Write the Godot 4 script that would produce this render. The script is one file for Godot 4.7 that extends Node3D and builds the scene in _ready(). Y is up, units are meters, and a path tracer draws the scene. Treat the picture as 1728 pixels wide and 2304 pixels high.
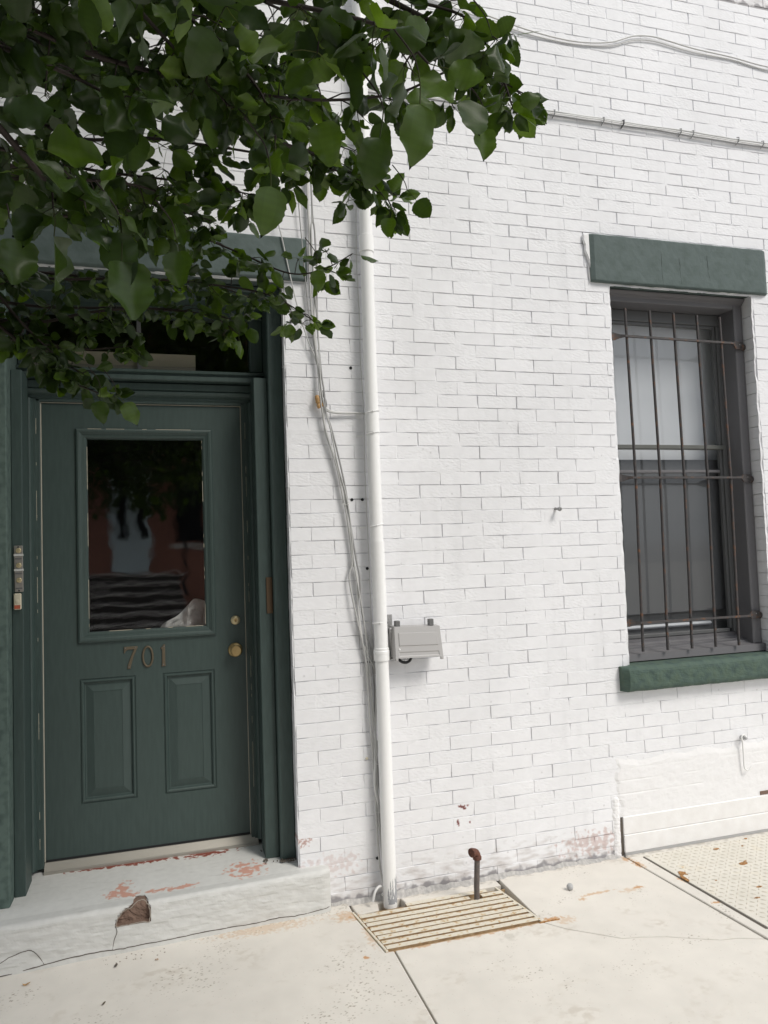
extends Node3D
# A painted brick house front seen from the pavement under a pear tree. Wall face is z = 0, street is +z, pavement is y = 0.

class MB:
	var v := PackedVector3Array()
	var n := PackedVector3Array()
	var u := PackedVector2Array()
	var c := PackedColorArray()
	var col := Color.WHITE
	var uvm := 0   # 0: uv = (x, y), 1: uv = (x, z)
	func p(a: Vector3, nn: Vector3) -> void:
		v.append(a); n.append(nn); c.append(col)
		u.append(Vector2(a.x, a.y) if uvm == 0 else Vector2(a.x, a.z))
	func tri(a: Vector3, b: Vector3, d: Vector3) -> void:   # counter-clockwise seen from outside
		var nn := (b - a).cross(d - a).normalized()
		p(a, nn); p(d, nn); p(b, nn)
	func quad(a: Vector3, b: Vector3, d: Vector3, e: Vector3) -> void:
		tri(a, b, d); tri(a, d, e)
	func tri_out(a: Vector3, b: Vector3, d: Vector3, mid: Vector3) -> void:
		if (b - a).cross(d - a).dot((a + b + d) / 3.0 - mid) < 0: tri(a, d, b)
		else: tri(a, b, d)
	func quad_out(a: Vector3, b: Vector3, d: Vector3, e: Vector3, mid: Vector3) -> void:
		if (b - a).cross(d - a).dot((a + b + d + e) / 4.0 - mid) < 0: quad(a, e, d, b)
		else: quad(a, b, d, e)
	func quad_n(a: Vector3, b: Vector3, d: Vector3, e: Vector3, na: Vector3, nb: Vector3, nd: Vector3, ne: Vector3) -> void:
		if (b - a).cross(d - a).dot(na + nb + nd) < 0:
			p(a, na); p(b, nb); p(d, nd); p(a, na); p(d, nd); p(e, ne)
		else:
			p(a, na); p(d, nd); p(b, nb); p(a, na); p(e, ne); p(d, nd)
	func box(lo: Vector3, hi: Vector3, b := 0.0) -> MB:
		var mid := (lo + hi) / 2
		var h := (hi - lo) / 2
		b = minf(b, minf(h.x, minf(h.y, h.z)) * 0.9)
		for a in 3:
			var a1 := (a + 1) % 3
			var a2 := (a + 2) % 3
			for s in [-1.0, 1.0]:
				var q := []
				for k in [[-1, -1], [1, -1], [1, 1], [-1, 1]]:
					var w := Vector3.ZERO
					w[a] = s * h[a]; w[a1] = k[0] * (h[a1] - b); w[a2] = k[1] * (h[a2] - b)
					q.append(mid + w)
				quad_out(q[0], q[1], q[2], q[3], mid)
				if b > 0:
					for t in [-1.0, 1.0]:
						var w1 := Vector3.ZERO
						w1[a] = s * h[a]; w1[a1] = t * (h[a1] - b); w1[a2] = h[a2] - b
						var w2 := w1
						w2[a2] = -w1[a2]
						var w3 := w2
						w3[a] = s * (h[a] - b); w3[a1] = t * h[a1]
						var w4 := w3
						w4[a2] = w1[a2]
						quad_out(mid + w1, mid + w2, mid + w3, mid + w4, mid)
		if b > 0:
			for sx in [-1.0, 1.0]:
				for sy in [-1.0, 1.0]:
					for sz in [-1.0, 1.0]:
						tri_out(mid + Vector3(sx * h.x, sy * (h.y - b), sz * (h.z - b)), mid + Vector3(sx * (h.x - b), sy * h.y, sz * (h.z - b)), mid + Vector3(sx * (h.x - b), sy * (h.y - b), sz * h.z), mid)
		return self
	func lathe(at: Vector3, axis: Vector3, prof: Array, sides := 20) -> MB:   # prof: [radius, distance along axis]
		var x := axis.cross(Vector3.UP if absf(axis.y) < 0.9 else Vector3.RIGHT).normalized()
		var y := axis.cross(x)
		for i in prof.size() - 1:
			var d := Vector2(prof[i + 1][0] - prof[i][0], prof[i + 1][1] - prof[i][1])
			for k in sides:
				var a := TAU * k / sides
				var b := TAU * (k + 1) / sides
				var ra := x * cos(a) + y * sin(a)
				var rb := x * cos(b) + y * sin(b)
				var na := (ra * d.y - axis * d.x).normalized()
				var nb := (rb * d.y - axis * d.x).normalized()
				quad_n(at + axis * prof[i][1] + ra * prof[i][0], at + axis * prof[i][1] + rb * prof[i][0], at + axis * prof[i + 1][1] + rb * prof[i + 1][0], at + axis * prof[i + 1][1] + ra * prof[i + 1][0], na, nb, nb, na)
		return self
	func tube(path: PackedVector3Array, r0: float, r1 := -1.0, sides := 8, caps := true) -> MB:
		if r1 < 0: r1 = r0
		var m := path.size()
		var ref := Vector3(0.31, 0.52, 0.79)
		var last := []
		for i in m:
			var t := (path[mini(i + 1, m - 1)] - path[maxi(i - 1, 0)]).normalized()
			var x := ref.slide(t).normalized()
			ref = x
			var y := t.cross(x)
			var r := lerpf(r0, r1, float(i) / (m - 1))
			var ring := []
			for k in sides:
				ring.append(x * cos(TAU * k / sides) + y * sin(TAU * k / sides))
			if i > 0:
				for k in sides:
					var k2 := (k + 1) % sides
					quad_n(path[i - 1] + last[0][k] * last[1], path[i - 1] + last[0][k2] * last[1], path[i] + ring[k2] * r, path[i] + ring[k] * r, last[0][k], last[0][k2], ring[k2], ring[k])
			if caps and (i == 0 or i == m - 1):
				for k in sides:
					tri_out(path[i], path[i] + ring[k] * r, path[i] + ring[(k + 1) % sides] * r, path[i] - t * (1 if i > 0 else -1))
			last = [ring, r]
		return self
	func prism(poly: PackedVector2Array, a0: float, a1: float, plane := 0, bev := 0.0) -> MB:   # plane 0: xy along z, 1: xz along y, 2: zy along x
		var to := func(q: Vector2, a: float) -> Vector3:
			return Vector3(q.x, q.y, a) if plane == 0 else Vector3(q.x, a, q.y) if plane == 1 else Vector3(a, q.y, q.x)
		var m := poly.size()
		var top := poly
		if bev > 0:
			top = PackedVector2Array()
			var s := -1.0 if Geometry2D.is_polygon_clockwise(poly) else 1.0
			for i in m:
				var e0 := (poly[i] - poly[(i + m - 1) % m]).normalized()
				var e1 := (poly[(i + 1) % m] - poly[i]).normalized()
				var nn := (e0.orthogonal() + e1.orthogonal())
				nn = -nn.normalized() * s
				top.append(poly[i] + nn * bev / maxf(0.35, absf(nn.dot(e1.orthogonal()))))
		var idx := Geometry2D.triangulate_polygon(top)
		for i in range(0, idx.size(), 3):
			for a in [a0, a1]:
				var far: Vector3 = to.call(top[idx[i]], (a0 + a1) / 2)
				tri_out(to.call(top[idx[i]], a), to.call(top[idx[i + 1]], a), to.call(top[idx[i + 2]], a), far)
		var sgn := 1.0 if Geometry2D.is_polygon_clockwise(poly) else -1.0
		for i in m:
			var j := (i + 1) % m
			var o := (poly[j] - poly[i]).orthogonal().normalized() * sgn
			var lo := a0 + bev * signf(a1 - a0)
			var hi := a1 - bev * signf(a1 - a0)
			_side(to, poly[i], poly[j], lo, hi, o)
			if bev > 0:
				_bev(to, poly[i], poly[j], top[i], top[j], hi, a1, o)
				_bev(to, poly[i], poly[j], top[i], top[j], lo, a0, o)
		return self
	func _side(to: Callable, a: Vector2, b: Vector2, lo: float, hi: float, o: Vector2) -> void:
		var q0: Vector3 = to.call(a, lo)
		var q1: Vector3 = to.call(b, lo)
		var q2: Vector3 = to.call(b, hi)
		var q3: Vector3 = to.call(a, hi)
		var back: Vector3 = to.call((a + b) / 2 - o * 0.01, (lo + hi) / 2)
		quad_out(q0, q1, q2, q3, back)
	func _bev(to: Callable, a: Vector2, b: Vector2, ta: Vector2, tb: Vector2, s: float, e: float, o: Vector2) -> void:
		var back: Vector3 = to.call((a + b) / 2 - o * 0.02, s - (e - s) * 2)
		quad_out(to.call(a, s), to.call(b, s), to.call(tb, e), to.call(ta, e), back)
	func mold(x0: float, x1: float, y0: float, y1: float, z: float, prof: Array) -> MB:   # a moulding round a rectangle; prof: [inset, height]
		for i in prof.size() - 1:
			var a: float = prof[i][0]
			var b: float = prof[i + 1][0]
			var za: float = z + prof[i][1]
			var zb: float = z + prof[i + 1][1]
			var pa := [Vector3(x0 + a, y0 + a, za), Vector3(x1 - a, y0 + a, za), Vector3(x1 - a, y1 - a, za), Vector3(x0 + a, y1 - a, za)]
			var pb := [Vector3(x0 + b, y0 + b, zb), Vector3(x1 - b, y0 + b, zb), Vector3(x1 - b, y1 - b, zb), Vector3(x0 + b, y1 - b, zb)]
			for k in 4:
				quad_out(pa[k], pa[(k + 1) % 4], pb[(k + 1) % 4], pb[k], Vector3((pa[k].x + pa[(k + 1) % 4].x) / 2, (pa[k].y + pa[(k + 1) % 4].y) / 2, z - 1))
		return self
	func mesh() -> ArrayMesh:
		var a := []
		a.resize(Mesh.ARRAY_MAX)
		a[Mesh.ARRAY_VERTEX] = v; a[Mesh.ARRAY_NORMAL] = n; a[Mesh.ARRAY_TEX_UV] = u; a[Mesh.ARRAY_COLOR] = c
		var m := ArrayMesh.new()
		m.add_surface_from_arrays(Mesh.PRIMITIVE_TRIANGLES, a)
		return m

var rng := RandomNumberGenerator.new()
var noise := FastNoiseLite.new()
var M := {}
var cam: Camera3D

func lin(r: float, g: float, b: float, a := 1.0) -> Color:
	var k := Color(r, g, b).linear_to_srgb()
	k.a = a
	return k

func mat(called: String, k: Color, rough := 0.8, metal := 0.0) -> StandardMaterial3D:
	var m := StandardMaterial3D.new()
	m.resource_name = called
	m.albedo_color = k; m.roughness = rough; m.metallic = metal
	M[called] = m
	return m

func ntex(freq: float, oct: int, size := 512, sd := 1, ramp: Array = [], type := FastNoiseLite.TYPE_SIMPLEX_SMOOTH) -> NoiseTexture2D:
	var f := FastNoiseLite.new()
	f.seed = sd; f.frequency = freq; f.fractal_octaves = oct; f.noise_type = type
	var t := NoiseTexture2D.new()
	t.width = size; t.height = size; t.seamless = true; t.noise = f
	if ramp.size():
		var g := Gradient.new()
		g.offsets = PackedFloat32Array(); g.colors = PackedColorArray()
		for r in ramp:
			g.add_point(r[0], r[1])
		t.color_ramp = g
	return t

func relief(m: StandardMaterial3D, t: Texture2D, cm: float, scale: float, world := true) -> void:
	m.heightmap_enabled = true; m.heightmap_texture = t; m.heightmap_scale = cm
	m.uv1_triplanar = true; m.uv1_world_triplanar = world; m.uv1_scale = Vector3.ONE * scale

func obj(called: String, b: Variant, m: Material, parent: Node = null) -> MeshInstance3D:
	var o := MeshInstance3D.new()
	o.name = called
	o.mesh = b.mesh() if b is MB else b
	o.material_override = m
	(parent if parent else self).add_child(o, true)
	return o

func tag(o: Node, label: String, category := "", group := "", kind := "") -> Node:
	if label: o.set_meta("label", label)
	if category: o.set_meta("category", category)
	if group: o.set_meta("group", group)
	if kind: o.set_meta("kind", kind)
	return o

func thing(called: String, label: String, category: String, at := Vector3.ZERO, group := "") -> Node3D:
	var o := Node3D.new()
	o.name = called; o.position = at
	add_child(o, true)
	tag(o, label, category, group)
	return o

func node(called: String, parent: Node) -> Node3D:
	var o := Node3D.new()
	o.name = called
	parent.add_child(o, true)
	return o

func pv(a: Array) -> PackedVector3Array:
	var r := PackedVector3Array()
	for q in a: r.append(Vector3(q[0], q[1], q[2]))
	return r

func smooth(a: PackedVector3Array, steps := 5) -> PackedVector3Array:
	var r := PackedVector3Array()
	for i in a.size() - 1:
		for k in steps:
			r.append(a[i].cubic_interpolate(a[i + 1], a[maxi(i - 1, 0)], a[mini(i + 2, a.size() - 1)], float(k) / steps))
	r.append(a[a.size() - 1])
	return r

func img_tex(w: int, h: int, px: PackedByteArray) -> ImageTexture:
	return ImageTexture.create_from_image(Image.create_from_data(w, h, false, Image.FORMAT_RGB8, px))

func _ready() -> void:
	rng.seed = 701
	noise.seed = 7; noise.frequency = 1.0; noise.fractal_octaves = 3
	# ---- camera, sky, sun, exposure
	cam = Camera3D.new()
	cam.name = "camera"
	cam.fov = rad_to_deg(2.0 * atan(1152.0 / 1663.56))
	cam.near = 0.05; cam.far = 200.0
	cam.position = Vector3(0, 1.5517, 3.3062)
	cam.basis = Basis.from_euler(Vector3(0.0538583, -0.2842944, -0.0352189), EULER_ORDER_YXZ)
	add_child(cam)
	var env := Environment.new()
	env.background_mode = Environment.BG_SKY
	var sm := ProceduralSkyMaterial.new()
	sm.sky_top_color = Color(0.93, 0.95, 0.985); sm.sky_horizon_color = Color(0.895, 0.92, 0.94); sm.sky_curve = 0.2
	sm.ground_bottom_color = Color(0.4, 0.4, 0.4); sm.ground_horizon_color = Color(0.7, 0.7, 0.7)
	sm.sun_angle_max = 1.0
	sm.sky_energy_multiplier = 0.86
	var sky := Sky.new()
	sky.sky_material = sm
	env.sky = sky
	env.background_energy_multiplier = 1.0
	env.tonemap_mode = Environment.TONE_MAPPER_LINEAR
	env.tonemap_exposure = 1.6
	env.sdfgi_enabled = true; env.ssao_enabled = true; env.ssil_enabled = true
	var we := WorldEnvironment.new()
	we.environment = env
	add_child(we)
	var sun := DirectionalLight3D.new()
	sun.name = "sun"
	sun.light_energy = 0.5; sun.light_color = Color(1.0, 0.98, 0.95); sun.light_angular_distance = 20.0
	sun.shadow_enabled = true
	sun.look_at_from_position(Vector3.ZERO, Vector3(-0.55, -1.0, -0.75))
	add_child(sun)
	materials()
	ground()
	building()
	door_parts()
	cloth_thing()
	window_parts()
	fixtures()
	pavement_things()
	leaf_mixed()
	tree()
	across()

# ------------------------------------------------------------------ materials
func blot(x: float, y: float, cx: float, cy: float, rx: float, ry: float, rough := 0.35, f := 25.0) -> float:
	var d := Vector2((x - cx) / rx, (y - cy) / ry).length()
	if d > 1.6: return 0.0
	return clampf((1.0 - d + noise.get_noise_2d(x * f + cx * 91, y * f) * rough * 2.0) * 1.9, 0, 1)

func seg_d(q: Vector2, pts: Array) -> float:
	var m := 9.0
	for i in pts.size() - 1:
		m = minf(m, q.distance_to(Geometry2D.get_closest_point_to_segment(q, pts[i], pts[i + 1])))
	return m

func materials() -> void:
	var fine := ntex(0.06, 3, 512, 5)
	# white wall paint, one map over the whole wall: x -0.8 .. 3.4, y 0 .. 4.6
	var w := 1024
	var h := 1120
	var px := PackedByteArray()
	px.resize(w * h * 3)
	var i := 0
	var spots := []
	for k in 260:
		spots.append(Vector3(rng.randf_range(-0.8, 3.4), pow(rng.randf(), 1.6) * 2.4, rng.randf_range(0.002, 0.0065)))
	var grid := {}
	for s in spots:
		var key := Vector2i(int(floor(s.x / 0.05)), int(floor(s.y / 0.05)))
		for dx in [-1, 0, 1]:
			for dy in [-1, 0, 1]:
				var kk := key + Vector2i(dx, dy)
				if not grid.has(kk): grid[kk] = []
				grid[kk].append(s)
	for yy in h:
		var y := yy * 4.6 / h
		for xx in w:
			var x := -0.8 + xx * 4.2 / w
			var nb := noise.get_noise_2d(x * 1.3, y * 1.3)
			var nf := noise.get_noise_2d(x * 14 + 40, y * 22)
			var k := 0.922 + 0.024 * nb + 0.014 * nf - 0.02 * clampf(noise.get_noise_2d(x * 9.0, y * 0.8 + 70) * 2.0 - 0.5, 0, 1)
			var r := k
			var g := k * 1.001
			var b := k * 1.012
			if y < 2.45:
				var key := Vector2i(int(floor(x / 0.05)), int(floor(y / 0.05)))
				if grid.has(key):
					for s in grid[key]:
						var d: float = Vector2(x - s.x, y - s.y).length() / s.z
						if d < 1.0:
							var t: float = (1.0 - d) * 0.35
							r = lerpf(r, 0.42, t); g = lerpf(g, 0.41, t); b = lerpf(b, 0.40, t)
			if y < 0.3:
				var dirt := clampf((0.16 - y) * 5.0 + noise.get_noise_2d(x * 9, y * 30 + 7) * 0.9 - 0.25, 0, 1) * 0.42
				r = lerpf(r, 0.55, dirt); g = lerpf(g, 0.50, dirt); b = lerpf(b, 0.47, dirt)
				var bare := clampf((0.035 - y) * 60.0 + noise.get_noise_2d(x * 16, y * 16) * 2.0 - 0.4, 0, 1) * 0.8
				r = lerpf(r, 0.52, bare); g = lerpf(g, 0.51, bare); b = lerpf(b, 0.52, bare)
				var pk := maxf(blot(x, y, 1.98, 0.085, 0.16, 0.045, 0.9, 30), blot(x, y, 0.66, 0.17, 0.12, 0.04, 0.9, 30) * 0.6) * 0.34
				pk = maxf(pk, blot(x, y, 0.535, 0.29, 0.03, 0.02, 0.9, 60) * 0.7)
				r = lerpf(r, 0.66, pk); g = lerpf(g, 0.50, pk); b = lerpf(b, 0.46, pk)
			if y < 0.4 and x > 1.2 and x < 1.4:
				var chip := maxf(maxf(blot(x, y, 1.296, 0.345, 0.026, 0.007, 0.6, 70), blot(x, y, 1.305, 0.336, 0.009, 0.007, 0.5, 80)), maxf(blot(x, y, 1.272, 0.275, 0.007, 0.018, 0.4, 70), blot(x, y, 1.331, 0.268, 0.006, 0.006, 0.3, 70)))
				r = lerpf(r, 0.44, chip); g = lerpf(g, 0.24, chip); b = lerpf(b, 0.23, chip)
			px[i] = int(clampf(r, 0, 1) * 255); px[i + 1] = int(clampf(g, 0, 1) * 255); px[i + 2] = int(clampf(b, 0, 1) * 255)
			i += 3
	var wall_tex := img_tex(w, h, px)
	for k in 4:
		var m := mat("wall_paint_%d" % k, Color(1, 1, 1) * [0.985, 0.977, 0.981, 0.973][k], 0.62)
		m.albedo_color.a = 1
		m.albedo_texture = wall_tex
		m.uv1_scale = Vector3(1 / 4.2, 1 / 4.6, 1); m.uv1_offset = Vector3(0.8 / 4.2, 0, 0)
		m.heightmap_enabled = true
		m.heightmap_texture = wall_relief()
		m.heightmap_scale = 0.16
	var wp := mat("white_paint", lin(0.80, 0.80, 0.79), 0.5)
	relief(wp, fine, 0.05, 3.0)
	mat("pipe_paint", lin(0.83, 0.83, 0.825), 0.38)
	mat("bare_pvc", lin(0.36, 0.37, 0.39), 0.6)
	mat("cable_white", lin(0.62, 0.62, 0.61), 0.5)
	mat("cable_mid", lin(0.46, 0.46, 0.45), 0.55)
	mat("cable_grey", lin(0.30, 0.30, 0.30), 0.6)
	var gd := mat("door_green", lin(0.047, 0.073, 0.067), 0.5)
	relief(gd, ntex(0.05, 3, 512, 9), 0.006, 4.0)
	gd.albedo_texture = ntex(0.02, 4, 512, 31, [[0.0, Color(0.90, 0.91, 0.91)], [1.0, Color(1, 1, 1)]])
	gd.uv1_scale = Vector3(5.0, 0.7, 5.0)
	var gf := mat("frame_green", lin(0.050, 0.079, 0.072), 0.55)
	relief(gf, ntex(0.04, 4, 512, 10), 0.015, 3.0)
	var pw := mat("post_green", lin(0.095, 0.138, 0.121), 0.75)  # frame paint, weathered chalky; also lightened for the light this left post gets
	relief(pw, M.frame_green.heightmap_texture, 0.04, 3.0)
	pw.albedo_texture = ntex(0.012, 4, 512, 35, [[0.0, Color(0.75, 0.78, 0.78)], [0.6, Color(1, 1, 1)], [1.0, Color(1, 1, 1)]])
	gf.albedo_texture = ntex(0.02, 4, 512, 32, [[0.0, Color(0.86, 0.87, 0.87)], [1.0, Color(1, 1, 1)]])
	gf.uv1_scale = Vector3(5.0, 0.8, 5.0)
	var lg := mat("stone_green", lin(0.088, 0.118, 0.114), 0.75)
	relief(lg, ntex(0.03, 5, 512, 11), 0.05, 2.5)
	lg.albedo_texture = ntex(0.008, 5, 512, 33, [[0.0, Color(0.88, 0.9, 0.88)], [0.6, Color(1, 1, 1)], [1.0, Color(0.96, 0.97, 0.95)]])
	var sg := mat("sill_green", lin(0.074, 0.110, 0.093), 0.8)
	relief(sg, ntex(0.035, 5, 512, 12), 0.16, 2.5)
	sg.albedo_texture = ntex(0.012, 5, 512, 34, [[0.0, Color(0.75, 0.8, 0.85)], [0.55, Color(0.95, 0.98, 0.95)], [1.0, Color(1, 1, 0.92)]])
	var wf := mat("window_grey", lin(0.15, 0.147, 0.155), 0.55)
	relief(wf, fine, 0.04, 3.0)
	mat("sash_grey", lin(0.115, 0.118, 0.12), 0.5)
	mat("sash_light", lin(0.125, 0.13, 0.12), 0.5)
	mat("shade_cloth", lin(0.60, 0.63, 0.665), 0.9)
	mat("blind_low", lin(0.16, 0.165, 0.17), 0.9)
	mat("screen_mesh", lin(0.085, 0.09, 0.097), 0.7)
	mat("dark", lin(0.012, 0.013, 0.014), 0.9)
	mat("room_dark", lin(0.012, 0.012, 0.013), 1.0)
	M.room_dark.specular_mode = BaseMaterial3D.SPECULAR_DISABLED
	mat("cream_board", lin(0.34, 0.30, 0.22), 0.8)
	mat("cream_board_low", lin(0.24, 0.22, 0.18), 0.8)
	mat("weather_strip", lin(0.50, 0.47, 0.39), 0.7)
	mat("chipped_primer", lin(0.55, 0.50, 0.40), 0.8)
	mat("aluminium", lin(0.36, 0.34, 0.30), 0.45, 0.5)
	var br := mat("brass", lin(0.46, 0.34, 0.16), 0.34, 0.9)
	relief(br, fine, 0.01, 20.0, false)
	mat("brass_worn", lin(0.125, 0.10, 0.066), 0.65, 0.3)
	mat("brass_pale", lin(0.62, 0.53, 0.33), 0.4, 0.7)
	mat("bronze", lin(0.10, 0.062, 0.032), 0.6, 0.3)
	mat("steel_plate", lin(0.36, 0.34, 0.31), 0.4, 0.6)
	mat("tape", lin(0.55, 0.55, 0.53), 0.4)
	mat("ivory", lin(0.60, 0.55, 0.42), 0.5)
	mat("red_label", lin(0.42, 0.10, 0.05), 0.6)
	var iron := mat("bar_iron", lin(0.055, 0.05, 0.05), 0.62, 0.2)
	iron.albedo_color = Color.WHITE
	iron.albedo_texture = ntex(0.012, 5, 512, 41, [[0.0, lin(0.05, 0.047, 0.048)], [0.66, lin(0.072, 0.065, 0.065)], [0.74, lin(0.10, 0.065, 0.05)], [0.88, lin(0.16, 0.075, 0.042)], [1.0, lin(0.22, 0.10, 0.05)]])
	relief(iron, fine, 0.05, 3.0)
	var rust := mat("rust_pipe", Color.WHITE, 0.85)
	rust.albedo_texture = ntex(0.03, 4, 256, 42, [[0.0, lin(0.07, 0.035, 0.028)], [0.6, lin(0.13, 0.052, 0.035)], [1.0, lin(0.2, 0.085, 0.045)]])
	relief(rust, fine, 0.1, 8.0)
	var rg := mat("rust_grey", Color.WHITE, 0.7)
	rg.albedo_texture = ntex(0.02, 4, 256, 43, [[0.0, lin(0.085, 0.075, 0.075)], [0.6, lin(0.13, 0.11, 0.10)], [1.0, lin(0.17, 0.10, 0.07)]])
	relief(rg, fine, 0.05, 8.0)
	var galv := mat("galvanised", Color.WHITE, 0.5, 0.5)
	galv.albedo_texture = ntex(0.05, 3, 256, 44, [[0.0, lin(0.28, 0.28, 0.28)], [1.0, lin(0.5, 0.49, 0.48)]], FastNoiseLite.TYPE_CELLULAR)
	galv.uv1_triplanar = true; galv.uv1_scale = Vector3.ONE * 6
	mat("box_grey", lin(0.42, 0.41, 0.405), 0.5, 0.15)
	mat("box_dark", lin(0.14, 0.14, 0.14), 0.6)
	mat("rubber", lin(0.02, 0.02, 0.022), 0.6)
	mat("insulator", lin(0.42, 0.25, 0.10), 0.6)
	var pl := mat("plaster", lin(0.80, 0.795, 0.80), 0.75)
	relief(pl, ntex(0.03, 5, 512, 46), 0.07, 2.0)
	mat("board_paint", lin(0.84, 0.835, 0.83), 0.55)
	M.board_paint.albedo_texture = ntex(0.01, 5, 512, 47, [[0.0, Color(0.96, 0.955, 0.95)], [1, Color(1, 1, 1)]])
	relief(M.board_paint, fine, 0.03, 2.0)
	var df := mat("step_fillet", Color.WHITE, 0.9)
	df.albedo_texture = ntex(0.03, 4, 512, 48, [[0.0, lin(0.32, 0.305, 0.29)], [0.45, lin(0.42, 0.41, 0.40)], [0.7, lin(0.52, 0.50, 0.48)], [1.0, lin(0.70, 0.68, 0.66)]])
	relief(df, ntex(0.05, 4, 512, 49), 0.12, 3.0)
	mat("base_grey", lin(0.40, 0.40, 0.40), 0.8)
	var gl := mat("glass", Color(0.0, 0.0, 0.0, 0.03), 0.02)
	gl.transparency = BaseMaterial3D.TRANSPARENCY_ALPHA
	var g2 := mat("glass_flat", Color(0.0, 0.0, 0.0, 0.03), 0.03)
	g2.transparency = BaseMaterial3D.TRANSPARENCY_ALPHA
	# cellar plate: cream paint over steel, rust at the edges
	pavement_maps()
	var bk := mat("bark", lin(0.05, 0.04, 0.035), 0.9)
	relief(bk, ntex(0.05, 4, 256, 60), 0.3, 5.0)
	mat("twig", lin(0.035, 0.024, 0.02), 0.75)
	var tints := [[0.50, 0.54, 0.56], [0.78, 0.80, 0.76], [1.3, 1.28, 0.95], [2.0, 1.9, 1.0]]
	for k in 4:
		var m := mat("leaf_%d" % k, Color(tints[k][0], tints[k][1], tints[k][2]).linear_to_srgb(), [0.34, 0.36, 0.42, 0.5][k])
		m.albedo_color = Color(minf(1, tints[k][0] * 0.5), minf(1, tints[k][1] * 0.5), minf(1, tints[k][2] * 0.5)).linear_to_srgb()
		m.vertex_color_use_as_albedo = true
		m.backlight_enabled = true
		m.backlight = Color(0.9, 0.95, 0.33) * 1.0
		m.backlight.a = 1

func leaf_mixed() -> void:
	var m := mat("leaf_mixed", Color.WHITE, 0.38)
	m.vertex_color_use_as_albedo = true
	m.backlight_enabled = true
	m.backlight = M.leaf_1.backlight

var relief_made: ImageTexture
func wall_relief() -> ImageTexture:   # lumpy roller paint over brick, in the same map as the colour
	if relief_made: return relief_made
	var w := 2048
	var h := 2048
	var px := PackedByteArray()
	px.resize(w * h)
	var f := FastNoiseLite.new()
	f.seed = 77; f.frequency = 1.0; f.fractal_octaves = 3; f.noise_type = FastNoiseLite.TYPE_SIMPLEX
	var i := 0
	for yy in h:
		var y := yy * 4.6 / h
		for xx in w:
			var x := xx * 4.2 / w
			var a := f.get_noise_2d(x * 30.0 + y * 14.0, y * 62.0)
			var m := clampf(noise.get_noise_2d(x * 4.0, y * 6.0) + 0.45, 0.08, 1.0)
			px[i] = int(128 + 110 * a * m)
			i += 1
	relief_made = ImageTexture.create_from_image(Image.create_from_data(w, h, false, Image.FORMAT_L8, px))
	return relief_made

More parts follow.
